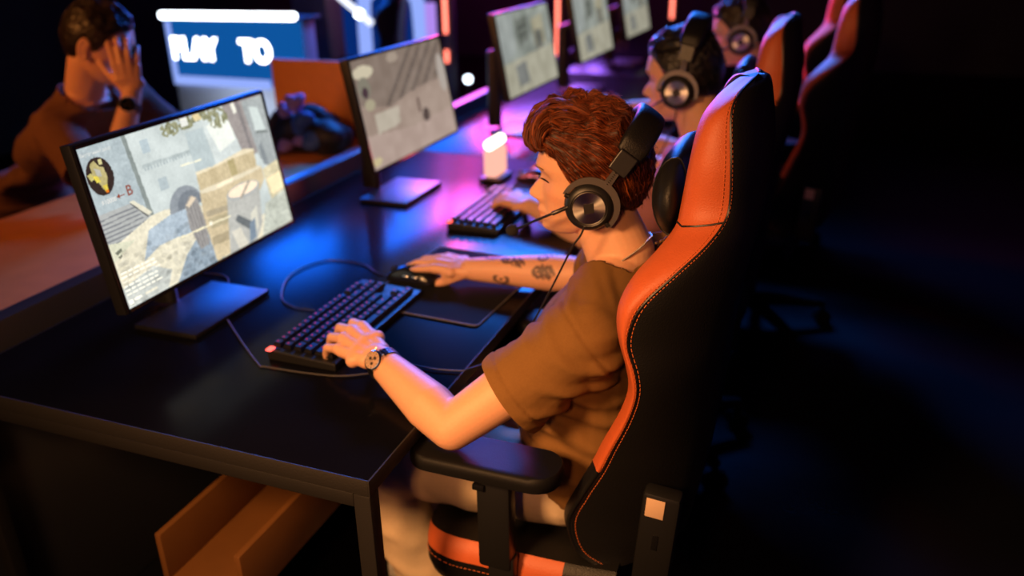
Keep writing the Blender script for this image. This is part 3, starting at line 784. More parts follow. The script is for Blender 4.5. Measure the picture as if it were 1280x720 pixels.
def torso(b, rings, n=28):
    b.loft([[(cx + rx * math.copysign(abs(math.cos(a)) ** .85, math.cos(a)), cy + ry * math.copysign(abs(math.sin(a)) ** .85, math.sin(a)), z) for a in np.linspace(0, 2 * math.pi, n, endpoint=False)] for z, cx, cy, rx, ry in rings])
def put_head(b, R, H, sc=1.0, ears=True):
    V, F = head_mesh(sc); R = R; H = Vector(H)
    b.add([H + R @ Vector(v) for v in V], F)
    if ears:
        for sg in (-1, 1):
            c = Vector((-.012, sg * .077, -.012)) * sc
            tilt = frame((1, 0, .18), (0, 0, 1)) if False else Matrix.Identity(3)
            b.ell(H + R @ c, (.016 * sc, .009 * sc, .031 * sc), R, 14, 10)
            ring = [H + R @ (c + Vector((.017 * math.cos(a) * sc, sg * .008 * sc, .031 * math.sin(a) * sc))) for a in np.linspace(.5, 5.6, 18)]
            b.tube(ring, .0042 * sc, 8)

# ---- hair as a shell of combed locks
def hair_shell(R, H, sc, bound, thick, seed, mt, parent, strands=0, quiff=0, wave=.004, srad=.0007):
    H = Vector(H); cz = .022
    def scalp(phi, el):
        d = np.array([math.cos(phi) * math.cos(el), math.sin(phi) * math.cos(el), math.sin(el)])
        ax = .097 if d[0] > 0 else .098
        r = 1 / math.sqrt((d[0] / ax) ** 2 + (d[1] / .0765) ** 2 + (d[2] / (.0935 if d[2] > 0 else .115)) ** 2)
        return d, r
    def el_bound(phi):
        a = abs((phi + math.pi) % (2 * math.pi) - math.pi)
        return float(np.interp(math.degrees(a), [q[0] for q in bound], [q[1] for q in bound]))
    def T(phi, el, s):
        a = math.degrees(abs((phi + math.pi) % (2 * math.pi) - math.pi))
        return thick(a, math.degrees(el), s)
    def pos(phi, s, extra=0):
        e0 = el_bound(phi); el = e0 + (math.pi / 2 - e0) * s
        d, r = scalp(phi, el); t = T(phi, el, s)
        p = d * (r + t + extra) + np.array([0, 0, cz])
        return p * sc
    def relief(p, s):                                   # big tumbled locks over the top, finer ridges at the sides
        x, y, z = p / sc
        top = max(0., min(1., (z - .045) / .05)) * max(0., min(1., (x + .10) / .06))
        q = Vector((x * 16 + seed, y * 22, z * 18)); wv = mnoise.noise(q) * 2.6
        big = 1 - abs(math.sin(y * 62 + x * 26 + z * 18 + wv)) ** .8
        curl = mnoise.noise(Vector((x * 42, y * 46 + seed, z * 42)))
        fine = mnoise.noise(Vector((x * 50 + seed, y * 130, z * 120)))
        k = min(1, s * 5 + .15)
        return wave * k * (top * (1.35 * big - .5 + .9 * curl) + .35 * fine + .25 * (1 - top) * curl)
    N, Ms = 180, 70; V = []; F = []
    for j in range(Ms):
        s = j / (Ms - 1)
        for i in range(N):
            ph = 2 * math.pi * i / N
            p0 = pos(ph, min(s, .999))
            V.append(H + R @ Vector(pos(ph, min(s, .999), relief(p0, s))))
    for j in range(Ms - 1):
        for i in range(N):
            a, b_ = j * N + i, j * N + (i + 1) % N; F.append((a, b_, b_ + N, a + N))
    k = len(V)
    for i in range(N):                                  # inner rim closing the shell onto the scalp
        ph = 2 * math.pi * i / N; e0 = el_bound(ph); d, r = scalp(ph, e0 + .06)
        V.append(H + R @ Vector((d * (r - .006) + np.array([0, 0, cz])) * sc))
    for i in range(N): F.append((i, k + i, k + (i + 1) % N, (i + 1) % N))
    b = MB(); b.add(V, F)
    tints = [(.30, .28, .28)] * len(b.v)
    r_ = np.random.default_rng(seed)
    def strand(path, rad, tint):
        n0 = len(b.v); m_ = len(path); rr = [rad * (1 - .75 * (i / (m_ - 1)) ** 2) for i in range(m_)]
        b.tube(path, rr, 3, cap=False); tints.extend([tint] * (len(b.v) - n0))
    for q in range(strands):
        ph = r_.uniform(-math.pi, math.pi); s = r_.uniform(0, .96) ** 1.1
        deg = math.degrees(abs(ph)); L = r_.uniform(.03, .065) if s > .3 else r_.uniform(.015, .04)
        if deg > 115: L *= .7
        p = pos(ph, s, .0005); path = []; lift = r_.uniform(-.001, .0022); fly = r_.random() < .10
        seg = 9; phase = mnoise.noise(Vector((p[0] * 30, p[1] * 30, p[2] * 30 + 5))) * 7
        side = 1 if p[1] > 0 else -1
        cur = np.array(p)
        for i in range(seg):
            x, y, z = cur / sc; z -= cz
            el = math.atan2(z, math.hypot(x, y)); phc = math.atan2(y, x)
            e0 = el_bound(phc); sss_ = (el - e0) / (math.pi / 2 - e0)
            sss_ = max(-.04, min(.999, sss_))
            pp = pos(phc, max(0, sss_)); tgt = pos(phc, max(0, sss_), relief(pp, max(0, sss_)) + lift + (i / seg) ** 2 * (.012 if fly else .0015))
            if sss_ < 0: tgt = tgt * 1.0 + np.array([0, 0, sss_ * .04])
            path.append(H + R @ Vector(tgt))
            nrm = tgt - np.array([0, 0, cz]); nrm /= np.linalg.norm(nrm)
            top = max(0, min(1, (z - .03) / .05))
            f = np.array([-1, side * .15 * top + .35 * math.sin(phase + i * .9) * (top + .25), -.15 - .75 * (1 - top)])
            if x < -.05: f = np.array([-.45, 0, -1]) + .25 * np.array([0, math.sin(phase + i), 0])
            f -= nrm * f.dot(nrm); f /= np.linalg.norm(f) + 1e-9
            cur = tgt + f * L / seg * sc
        c = r_.uniform(.35, 1.7) if r_.random() < .78 else r_.uniform(1.9, 3.6)  # random strand tone, a bright share standing in for shiny highlights
        strand(path, r_.uniform(.7, 1.3) * srad, (c, c * r_.uniform(.9, 1.05), c * .95))
    for q in range(quiff):                              # long wavy locks swept up from the forehead
        y0 = r_.uniform(-.06, .06); up = r_.uniform(0, 1)
        ph0 = math.atan2(y0, .09); lock = round(y0 / .011) * 1.7 + round(up * 3)
        path = []; segs = 16; dr = r_.uniform(-.003, .003)
        for i in range(segs):
            t = i / (segs - 1)
            ang = math.radians(8 + 96 * t ** .9 * (.75 + .3 * up)) + .0
            rad = .1135 + .032 * math.sin(math.pi * min(1, t * 1.15 + .18)) * (.45 + .6 * up) + .0055 * math.sin(t * 15 + lock) + dr
            yy = y0 * (1 + .12 * t) + .009 * math.sin(t * 9 + lock * 1.3) - .012 * t
            zc_ = .024
            px = rad * math.cos(ang) * .92 * math.sqrt(max(.1, 1 - (yy / .105) ** 2)); pz = zc_ + rad * math.sin(ang) * math.sqrt(max(.1, 1 - (yy / .11) ** 2))
            if t < .12: px -= .012 * (1 - t / .12)
            if pz < .058 - .02 * t: pz = .058 - .01 * t + .012 * up
            path.append(H + R @ Vector((px * sc, yy * sc, pz * sc)))
        c = r_.uniform(.35, 1.8) if r_.random() < .78 else r_.uniform(2, 3.8)  # brightest locks carry painted highlights in their tint
        strand(path, r_.uniform(.8, 1.5) * srad, (c, c * r_.uniform(.9, 1.08), c))
    o = b.obj('hair', mt, parent, angle=180)
    at = o.data.color_attributes.new('tint', 'FLOAT_COLOR', 'POINT')
    at.data.foreach_set('color', np.array([(*t_, 1) for t_ in tints], np.float32).ravel())
    return o

def garment(b, voxel, smooth_n, name, mt, parent, folds, cut=None, seed=0, thick=.0025, seams=()):
    me = remesh(b, voxel, smooth_n)
    co = get_co(me); no = get_no(me)
    d = np.zeros(len(co))
    for (c, r, dirv, freq, amp) in folds:               # fans of soft creases around strained places
        c = np.array(c); dv = np.array(dirv, float); dv /= np.linalg.norm(dv)
        rel = co - c; wgt = np.exp(-(np.linalg.norm(rel, axis=1) / r) ** 2)
        ph = rel @ dv * freq
        jit = np.array([mnoise.noise(Vector(p * 9)) for p in co]) * 3.2 if len(co) < 120000 else 0
        d += wgt * amp * (np.sin(ph + jit) - .25 * np.cos(2 * ph + jit))
    d += np.array([mnoise.noise(Vector(p * 14 + seed)) + .5 * mnoise.noise(Vector((p[0] * 34, p[1] * 20, p[2] * 34 + seed))) for p in co]) * .0034
    for p, n, reach in seams:                           # sewn lines: a shallow groove beside a raised edge
        rel = co - np.array(p); dist = rel @ np.array(n); wgt = np.clip((reach - np.linalg.norm(rel, axis=1)) / .02, 0, 1)
        d += wgt * (.0020 * np.exp(-((dist - .007) / .006) ** 2) - .0026 * np.exp(-(dist / .0045) ** 2))
    co2 = co + no * d[:, None]
    set_co(me, co2)
    if cut:
        for p, n, reach in cut:                         # a turned and stitched hem along every opening
            rel = co2 - np.array(p); dist = -(rel @ np.array(n)); near = (np.linalg.norm(rel, axis=1) < reach) & (dist > -.01)
            co2[near] += no[near] * (.0016 * (dist[near] < .021) - .0022 * np.exp(-((dist[near] - .0225) / .0022) ** 2))[:, None]
        set_co(me, co2)
        cut_planes(me, cut)
    o = mesh_obj(name, me, mt, parent)
    me.polygons.foreach_set('use_smooth', [True] * len(me.polygons))
    solidify(o, thick)
    return o
def build_body(b_parts, voxel, parent, ink=None, lips=None):
    me = remesh(b_parts, voxel, 5, .5)
    co = get_co(me); t = np.ones((len(co), 4), np.float32)
    if lips:
        R, H, sc = lips; Rn = np.array(R); loc = (co - np.array(H)) @ Rn / sc
        mk = np.exp(-((loc[:, 2] + .0745) / .0065) ** 2 - (loc[:, 1] / .019) ** 2) * (loc[:, 0] > .075)
        t[:, :3] *= 1 - mk[:, None] * np.array([.18, .48, .45])
        ck = np.exp(-((loc[:, 2] + .03) / .022) ** 2 - ((np.abs(loc[:, 1]) - .05) / .02) ** 2) * (loc[:, 0] > .02)
        t[:, :3] *= 1 - ck[:, None] * np.array([.0, .10, .10])
    if ink: ink(co, t)
    at = me.color_attributes.new('tint', 'FLOAT_COLOR', 'POINT'); at.data.foreach_set('color', t.ravel())
    me.polygons.foreach_set('use_smooth', [True] * len(me.polygons))
    return mesh_obj('body', me, SKIN, parent)

HAIRRED = mat('auburn hair', lin(96, 46, 21), .46, attr='tint', spec=.25)
HAIRBLK = mat('black hair', (.012, .010, .010), .42, attr='tint', spec=.6)
HAIRBRW = mat('dark brown hair', (.03, .018, .012), .45, attr='tint')
BOUND = [(0, .46), (25, .44), (40, .36), (52, .20), (62, -.12), (74, -.42), (84, -.42), (92, -.15), (108, -.15), (122, -.90), (150, -1.08), (180, -1.12)]
def thick_red(a, el, s):
    t = np.interp(a, [0, 35, 60, 90, 130, 180], [.030, .026, .014, .012, .020, .026])
    top = max(0, min(1, (el - 25) / 40)); t += .008 * top
    return t * min(1, .18 + s * 5) if a > 45 else t * min(1, .55 + s * 4)
def thick_short(a, el, s):
    t = np.interp(a, [0, 50, 90, 180], [.012, .009, .008, .012]) + .006 * max(0, min(1, (el - 25) / 40))
    return t * min(1, .2 + s * 5)

def seated_person(label, H, R, headsc, voxel, joints, hands, hair_kind, shirt, pants, shoe, cloth_detail=True, ink=None, ears=False):
    J = {k: Vector(v) for k, v in joints.items()}
    t = thing('person', label, 'person', (J['pelvis'].x, J['pelvis'].y, 0))
    b = MB()
    put_head(b, R, H, headsc, ears)
    nk = H + R @ (Vector((-.026, 0, -.065)) * headsc)
    b.cone(nk, .056 * headsc, J['neck'], .055); b.cone(H + R @ (Vector((-.008, 0, -.075)) * headsc), .046 * headsc, J['neck'] + Vector((-.004, 0, -.02)), .054)
    nb = J['neck']; pv = J['pelvis']; ch = J['chest']
    for s in 'LR': b.cone(nb - Vector((0, 0, .02)), .048, J['sh' + s], .050)
    torso(b, [(pv.z - .06, pv.x, pv.y, .08, .11), (pv.z, pv.x, pv.y, .095, .145), (pv.z + .12, pv.x - .002, pv.y, .088, .132), (ch.z - .04, ch.x, ch.y, .095, .145), (ch.z + .06, ch.x + .01, ch.y, .085, .15), (nb.z - .03, nb.x, nb.y, .06, .08)])
    for s in 'LR':
        sh, el, wr = J['sh' + s], J['el' + s], J['wr' + s]
        mid = sh.lerp(el, .5)
        b.chain([sh, mid, el], [.050, .046, .0385])
        fm = el.lerp(wr, .3); b.chain([el, fm, el.lerp(wr, .75), wr], [.0385, .0425, .033, .0275])
        b.cone(wr, .0275, wr + (wr - el).normalized() * .012, .026)
        add_hand(b, wr + (wr - el).normalized() * .008, *hands[s][:3], **hands[s][3])
        hp, kn, an = J['hip' + s], J['kn' + s], J['an' + s]
        b.chain([hp, kn, kn.lerp(an, .3), an], [.068, .048, .046, .034]); b.cone(an, .032, an + Vector((-.13, 0, -.045)), .024)
    body = build_body(b, voxel, t, ink, (R, tuple(H), headsc))
    # shirt
    b = MB()
    torso(b, [(pv.z - .045, pv.x - .005, pv.y, .120, .178), (pv.z + .03, pv.x - .008, pv.y, .125, .176), (pv.z + .13, pv.x - .006, pv.y, .118, .165), (ch.z - .05, ch.x - .002, ch.y, .118, .172), (ch.z + .03, ch.x + .006, ch.y, .110, .172), (nb.z - .045, nb.x, nb.y, .082, .125), (nb.z - .01, nb.x + .004, nb.y, .073, .084), (nb.z + .045, nb.x + .012, nb.y, .066, .067)], 36)
    cuts = []; dns = []
    for s in 'LR':
        sh, el = J['sh' + s], J['el' + s]; ax = (el - sh).normalized()
        e = sh.lerp(el, .60)
        dn = Vector((0, 0, -1)); dn = (dn - ax * dn.dot(ax)).normalized()
        b.cone(nb + (sh - nb) * .45 - Vector((0, 0, .012)), .058, sh, .064); b.cone(sh, .066, sh.lerp(el, .3) + dn * .008, .068); b.cone(sh.lerp(el, .3) + dn * .008, .068, e + dn * .014 + ax * .02, .070)
        b.cone(nb - Vector((0, 0, .012)), .059, sh, .064)
        b.cone(ch + Vector((0, (sh.y - ch.y) * .6, .0)), .075, sh + Vector((0, 0, -.02)), .066)
        cuts.append((e, ax)); dns.append(dn)
    nkd = (H - nb).normalized(); nkd = (nkd * .3 + R @ Vector((.42, 0, 0)) + Vector((0, 0, .8))).normalized(); ncut = nb + Vector((.0, 0, -.008))
    cut = [(e + dn_ * .014, ax, .105) for (e, ax), dn_ in zip(cuts, dns)] + [(ncut, nkd, .092), (Vector((pv.x, pv.y, pv.z - .03)), Vector((0, 0, -1)), .5)]
    sL, eL = J['shL'], J['elL']; sR = J['shR']
    folds = [(sL + Vector((-.05, .02, .0)), .075, (.75, .1, .75), 150, .0055), (sL.lerp(eL, .35) + Vector((-.01, 0, -.04)), .08, (.55, -.25, .9), 125, .0045), (sL + Vector((.02, -.02, -.09)), .085, (.35, -.1, 1), 120, .0055), (ch + Vector((-.06, -.12, -.10)), .12, (.5, .2, .9), 100, .006), (pv + Vector((-.05, -.12, .1)), .15, (.3, .1, 1), 105, .007), (sR + Vector((-.04, 0, 0)), .09, (.8, -.3, .7), 110, .0045), (sL + Vector((.01, .06, .03)), .06, (.9, .5, .1), 130, .003)]
    seams = [(J['sh' + s], (J['el' + s] - J['sh' + s]).normalized(), .13) for s in 'LR'] + [(nb + Vector((0, 0, -.006)), nkd, .085)]
    garment(b, .004 if cloth_detail else .009, 3, 'shirt', shirt, t, folds, cut, 3, seams=seams)
    # trousers
    b = MB()
    torso(b, [(pv.z - .085, pv.x, pv.y, .10, .15), (pv.z - .03, pv.x - .005, pv.y, .122, .168), (pv.z + .045, pv.x - .004, pv.y, .112, .16)])
    for s in 'LR':
        hp, kn, an = J['hip' + s], J['kn' + s], J['an' + s]
        b.chain([hp, hp.lerp(kn, .5), kn, kn.lerp(an, .45), an + Vector((0, 0, .0))], [.086, .079, .068, .066, .060])
    cutp = [(J['an' + s] + Vector((0, 0, .02)), Vector((0, 0, -1)), .16) for s in 'LR'] + [(Vector((pv.x, pv.y, pv.z + .05)), Vector((0, 0, 1)), .25)]
    kL, kR = J['knL'], J['knR']
    folds = [(kL + Vector((.06, 0, -.04)), .10, (.8, 0, .6), 100, .004), (J['hipL'].lerp(kL, .55), .13, (1, .2, .6), 70, .0035), (J['hipR'].lerp(kR, .5), .16, (1, -.2, .5), 70, .004), (kL.lerp(J['anL'], .4), .13, (.3, .2, 1), 75, .004)]
    garment(b, .006 if cloth_detail else .01, 3, 'trousers', pants, t, folds, cutp, 8)
    for s in 'LR':
        an = J['an' + s]; b = MB(); rings = []
        fx = J.get('foot', Vector((-1, 0, 0)))
        for q, w_, hgt in ((.055, .022, .05), (.05, .034, .075), (.02, .038, .088), (-.03, .039, .085), (-.08, .044, .062), (-.13, .046, .05), (-.17, .036, .04), (-.185, .015, .028)):
            rings.append([(an.x - fx.x * q * 1.0 if False else an.x + q * (-fx.x), an.y + w_ * math.cos(a), .004 + hgt * (math.sin(a) * .5 + .5)) for a in np.linspace(0, 2 * math.pi, 18, endpoint=False)])
        b.loft(rings); o = b.obj('shoe', shoe, t)
        b = MB(); b.loft([[(p[0] + (0 if True else 0), an.y + (p[1] - an.y) * 1.04, zz) for p in ([r_[0] for r_ in rings] + [r_[9] for r_ in rings][::-1])] for zz in (.002, .018)]); b.obj('sole', mat('pale rubber', (.5, .47, .42), .6), o)
    return t, J

def face_hair(t, R, H, sc, mt):
    """eyebrow and lash strips, small tubes following the brow ridge"""
    H = Vector(H)
    for sg in (1, -1):
        b = MB()
        for k in range(26):
            q = k / 25; y = sg * (.012 + .036 * q); z = .0215 + .006 * math.sin(q * 2.2) - .004 * q
            x = FACE_BASE(z) + (.0045 if q < .8 else .001) - .012 * q ** 3 + (.004 * (1 - q))
            p = Vector((x, y, z)); b.tube([H + R @ ((p + Vector((-.002, 0, -.0015))) * sc), H + R @ ((p + Vector((.0012, sg * .004, .0025))) * sc)], [.0007, .0002], 4)
        b.obj('eyebrow', mt, t)
        b = MB()
        for k in range(16):
            q = k / 15; y = sg * (.022 + .022 * q); z = -.002 + .003 * math.sin(q * 3.1)
            x = .0885 - .014 * q ** 2
            b.tube([H + R @ (Vector((x, y, z)) * sc), H + R @ (Vector((x + .006, y + sg * .003, z + .001)) * sc)], [.0005, .0002], 4)
        lid = [H + R @ (Vector((.0875 - .016 * ((y - .020) / .026) ** 2 + .0016, sg * y, -.0045 + .004 * math.sin((y - .02) / .026 * 3.1))) * sc) for y in np.linspace(.020, .046, 12)]
        b.tube(lid, .0007, 5); b.obj('eyelashes', mt, t)

# ---------------------------------------------------------------- the red haired player
H1 = Vector((.213, .44, 1.122))
R1 = frame((-.972, -.215, -.04), (0, 0, 1)); SC1 = .885
JOINTS = dict(pelvis=(.235, .44, .585), chest=(.232, .44, .82), neck=(.278, .44, .985), shL=(.262, .268, .905), shR=(.25, .615, .905),
              elL=(.062, .172, .746), wrL=(-.118, .262, .793), elR=(.125, .775, .792), wrR=(-.135, .745, .782),
              hipL=(.20, .345, .555), hipR=(.20, .535, .555), knL=(-.20, .325, .535), knR=(-.21, .56, .56), anL=(-.02, .33, .11), anR=(-.14, .57, .11))
HANDS = dict(L=((-.88, .42, .12), (.05, -.25, 1), (.4, .9, 0), dict(curls=[(20, 34, 20), (22, 36, 22), (24, 40, 24), (22, 42, 26)], thumb=(.75, .45, -.55), sc=1.08)),
             R=((-1, -.02, .10), (0, -.25, 1), (0, -1, 0), dict(curls=[(14, 16, 10), (14, 20, 14), (16, 26, 18), (20, 30, 20)], thumb=(.85, .30, -.50), sc=.98, spread=.8)))
def tattoos(co, t):
    a, b_ = np.array(JOINTS['elR']), np.array(JOINTS['wrR']); ax = b_ - a; L = np.linalg.norm(ax); ax /= L
    rel = co - a; s = rel @ ax; rad = rel - s[:, None] * ax
    near = (np.linalg.norm(rad, axis=1) < .06) & (s > -.05) & (s < L * .92)
    e1 = np.cross(ax, [0, 0, 1.]); e1 /= np.linalg.norm(e1); e2 = np.cross(e1, ax)
    th = np.arctan2(rad @ e2, rad @ e1) * .04
    r_ = np.random.default_rng(5); k = np.zeros(len(co))
    blobs = [(.0, .0, .018, .4)] + [(r_.uniform(.0, L * .85), r_.uniform(-.12, .12), r_.uniform(.010, .024), r_.random()) for _ in range(26)]
    for (s0, t0, rr, kind) in blobs:
        dd = np.hypot(s - s0, th - t0)
        if kind < .5: m_ = (dd < rr) & (dd > rr * .55) | (dd < rr * .25)
        else: m_ = (dd < rr) & (np.sin((s - s0) * 500 + (th - t0) * 260) > -.1)
        k = np.maximum(k, m_ * 1.0)
    k *= near
    t[:, :3] *= 1 - k[:, None] * np.array([.80, .78, .70])
p1, J1 = seated_person('red haired player in olive brown t-shirt and headset, typing in the nearest orange chair', H1, R1, SC1, .0026, JOINTS, HANDS, 'red', OLIVE, KHAKI, mat('white canvas', (.6, .57, .52), .8), True, tattoos)
hair_shell(R1, H1, SC1, BOUND, thick_red, 3, HAIRRED, p1, strands=4200, quiff=900, wave=.011)
face_hair(p1, R1, H1, SC1, HAIRRED)


# ================================================================== HEADSETS
def make_headset(label, H, Rh, sc, mic=True, cable=None):
    """Rh: columns forward, left, up of the headset itself (leaning back on the head)"""
    t = thing('headset', label, 'headset', H, 'gaming headsets')
    H = Vector(H); Rh = Rh * sc; P = lambda x, y, z: H + Rh @ Vector((x, y, z))
    cz = -.030; cx = -.006
    for sg in (1, -1):
        ax = Rh @ Vector((0, sg, 0)); M = frame(Rh @ Vector((1, 0, 0)), ax) * sc      # local z = outwards
        c = P(cx, sg * .072, cz)
        b = MB(); b.lathe([(.026, .0), (.040, .0), (.0485, .006), (.050, .012), (.047, .019), (.030, .019)], c, M, 40); b.obj('ear_cushion', EARPAD, t)
        b = MB(); b.lathe([(.030, .017), (.046, .017), (.0475, .022), (.0465, .030), (.042, .036), (.036, .0385), (.0335, .0375), (.032, .0365)], c, M, 48)
        cup = b.obj('ear_cup', BLACKP, t)
        b = MB(); b.lathe([(.0004, .0378), (.0315, .0378), (.0318, .0370), (.0318, .034)], c, M, 48)
        dk = b.obj('silver_disc', SILVERDISC, cup)
        dk['label'] = 'brushed silver disc'
        b = MB(); rim = [c + M @ Vector((.0325 * math.cos(a), .0325 * math.sin(a), .0375)) for a in np.linspace(0, 2 * math.pi, 49)]
        b.tube(rim, .0012, 6, cap=False); b.obj('disc_rim', METALK, cup)
        b = MB(); e = .0135
        V = [c + M @ Vector(q) for q in ((e, 0, .0381), (0, e * 1.08, .0381), (-e, 0, .0381), (0, -e * 1.08, .0381), (e, 0, .0386), (0, e * 1.08, .0386), (-e, 0, .0386), (0, -e * 1.08, .0386))]
        b.add(V, [(4, 5, 6, 7), (0, 1, 5, 4), (1, 2, 6, 5), (2, 3, 7, 6), (3, 0, 4, 7)]); b.obj('diamond_emblem', mat('dark emblem', (.05, .045, .045), .4, .6), cup, smooth=False)
        # fork shaped yoke: a C of flat dark metal around the cup, and the notched slider
        arc = [c + ax * (.029) + Rh @ Vector((.0545 * math.cos(a), 0, .0545 * math.sin(a))) for a in np.linspace(math.radians(-8), math.radians(188), 30)]
        b = MB()
        for i in range(29):
            pass
        ringv = []
        for i, a in enumerate(np.linspace(math.radians(-8), math.radians(188), 36)):
            wd = .0042 + .0030 * math.sin(max(0, min(math.pi, a)))
            rad = Rh @ Vector((math.cos(a), 0, math.sin(a)))
            q = c + ax * .0275
            ringv.append([q + rad * (.0535 - wd) - ax * .0022, q + rad * (.0535 + wd) - ax * .0022, q + rad * (.0535 + wd) + ax * .0026, q + rad * (.0535 - wd) + ax * .0026])
        b.loft(ringv); b.obj('yoke', YOKEM, t, angle=30)
        for a in (math.radians(-8), math.radians(188)):
            b = MB()
            q = c + ax * .028 + Rh @ Vector((.0535 * math.cos(a), 0, .0535 * math.sin(a)))
            b.tube([q, q - Rh @ Vector((.010 * math.cos(a), 0, .010 * math.sin(a)))], .0042, 10)
            b.obj('hinge_pin', BLACKP, t)
        s0 = c + ax * .027 + Rh @ Vector((0, 0, .050)); s1 = P(-.004, sg * .1035, .066)
        wv = Rh @ Vector((1, 0, 0)); b = MB()
        b.loft([[s0 - wv * .0085 - ax * .0015, s0 + wv * .0085 - ax * .0015, s0 + wv * .0085 + ax * .0015, s0 - wv * .0085 + ax * .0015], [s1 - wv * .0065 - ax * .0015, s1 + wv * .0065 - ax * .0015, s1 + wv * .0065 + ax * .0015, s1 - wv * .0065 + ax * .0015]])
        sl = b.obj('slider', YOKEM, t, smooth=False)
        b = MB()
        for k in range(8): b.box(s0.lerp(s1, .18 + k * .1) + ax * .0016, (.004, .0025, .0012), Rh)
        b.obj('slider_notches', BLACKG, sl, smooth=False)
        # lower box of the band
        b = MB(); z0 = .058
        q0 = P(-.004, sg * .107, .058); q1 = P(-.004, sg * .100, .100)
        rg = []
        for q, w_ in ((q0, .019), (q0.lerp(q1, .5), .0195), (q1, .0195)):
            rg.append([q - wv * w_ - ax * .0065, q + wv * w_ - ax * .0065, q + wv * w_ + ax * .0065, q - wv * w_ + ax * .0065])
        b.loft(rg); o = b.obj('band_end', BLACKP, t, smooth=False); md = o.modifiers.new('bevel', 'BEVEL'); md.width = .002; md.segments = 2
    # padded head band
    rg = []
    for a in np.linspace(math.radians(25), math.radians(155), 34):
        fat = min(1, .35 + 2.2 * math.sin((a - math.radians(25)) / math.radians(130) * math.pi))
        cy, czz = .106 * math.cos(a), .040 + .122 * math.sin(a)
        rad = Vector((0, math.cos(a), math.sin(a)))
        sec = []
        for (u_, v_) in ((-1, -.55), (-.8, -.9), (.8, -.9), (1, -.55), (1, .45), (.75, .95), (-.75, .95), (-1, .45)):
            sec.append(H + Rh @ (Vector((-.004, cy, czz)) + Vector(((.0215 + .009 * fat) * u_, 0, 0)) + rad * v_ * .0135 * fat))
        rg.append(sec)
    b = MB(); b.loft(rg); o = b.obj('headband', LEATHK, t, angle=50)
    md = o.modifiers.new('soft', 'SUBSURF'); md.levels = 1; md.render_levels = 2
    if mic:
        c = P(cx, .072 + .012, cz)
        pts = mic if isinstance(mic, list) else None
        path = smooth_path(pts, 8) if pts else []
        b = MB(); b.tube(path, .0023, 8); bm_ = b.obj('microphone_boom', BLACKP, t)
        b = MB(); b.tube(path[:9], .0036, 10); b.obj('boom_collar', METALK, bm_)
        d = (Vector(path[-1]) - Vector(path[-3])).normalized()
        b = MB(); b.ell(Vector(path[-1]) + d * .006, (.0125, .0105, .0105), frame(d, (0, 0, 1)), 18, 12); b.obj('microphone_foam', FOAM, bm_)
    if cable:
        b = MB(); b.tube(smooth_path(cable[0], 10), .0017, 8); b.obj('cable', CABLE, t)
        if len(cable) > 1:
            a, c_ = Vector(cable[1][0]), Vector(cable[1][1]); d = (c_ - a); R = frame(d, (0, -.3, 1)); md_ = (a + c_) / 2
            b = MB(); b.box(md_, (d.length, .016, .011), R, .0045, seg=3); rm = b.obj('inline_remote', BLACKP, t)
            b = MB(); b.box(md_ + R @ Vector((0, .0025, .0055)), (d.length * .55, .0045, .0012), R, .0004); b.box(md_ + R @ Vector((0, -.0082, .0)), (d.length * .4, .001, .003), R, .0003); b.obj('remote_slider', SILVER, rm)
    return t
def disc_mat():
    mt = bpy.data.materials.new('radially brushed silver'); mt.use_nodes = True
    nt = mt.node_tree; b = nt.nodes['Principled BSDF']
    b.inputs['Base Color'].default_value = (.58, .55, .53, 1); b.inputs['Metallic'].default_value = 1; b.inputs['Roughness'].default_value = .34
    n = nt.nodes.new('ShaderNodeTexNoise'); n.inputs['Scale'].default_value = 700
    tc = nt.nodes.new('ShaderNodeTexCoord'); nt.links.new(tc.outputs['Object'], n.inputs['Vector'])
    b.inputs['Anisotropic'].default_value = .85
    tg = nt.nodes.new('ShaderNodeTangent'); tg.direction_type = 'RADIAL'; tg.axis = 'Y'
    nt.links.new(tg.outputs['Tangent'], b.inputs['Tangent'])
    return mt
SILVERDISC = disc_mat()
YOKEM = mat('grey brushed steel', (.22, .20, .19), .42, .85)
RH = frame((-.79, -.17, .58), (0.58, .12, .8))
LC = H1 + RH @ Vector((-.014, .084, -.028))
make_headset('large black headset with silver ear disc on the red haired player', H1 + Vector((.018, 0, -.008)), RH, .84,
             mic=[(.206, .345, 1.091), (.182, .336, 1.080), (.142, .348, 1.057), (.114, .362, 1.039), (.103, .368, 1.033)],
             cable=[[(.238, .330, 1.066), (.232, .328, 1.05), (.218, .328, 1.027), (.177, .348, .942), (.13, .38, .852), (.094, .399, .797), (.086, .400, .786), (.060, .400, .762), (.040, .392, .752), (.008, .362, .7462), (-.005, .356, .7440), (-.058, .346, .7440), (-.13, .350, .7440), (-.17, .36, .7440)],
                    [(.094, .399, .797), (.062, .400, .763)]])
# necklace: a ring of small links
t = thing('necklace', 'thin silver chain necklace around the neck of the red haired player', 'necklace', (.28, .44, .98))
cpts = smooth_path([(.327, .44, 1.022), (.313, .3985, 1.011), (.285, .3825, .9895), (.250, .386, .962), (.222, .408, .945), (.210, .44, .938), (.222, .472, .945), (.250, .494, .962), (.285, .4975, .9895), (.313, .4815, 1.011), (.327, .44, 1.022)], 10)
b = MB(); b.tube(cpts, .0008, 5, cap=False)
for i in range(0, len(cpts) - 1): 
    for f_ in (0, .5):
        p = Vector(cpts[i]).lerp(Vector(cpts[i + 1]), f_); b.ell(p, .0017, nu=6, nv=4)
b.obj('chain', mat('dull silver chain', (.42, .38, .34), .42, 1), t)

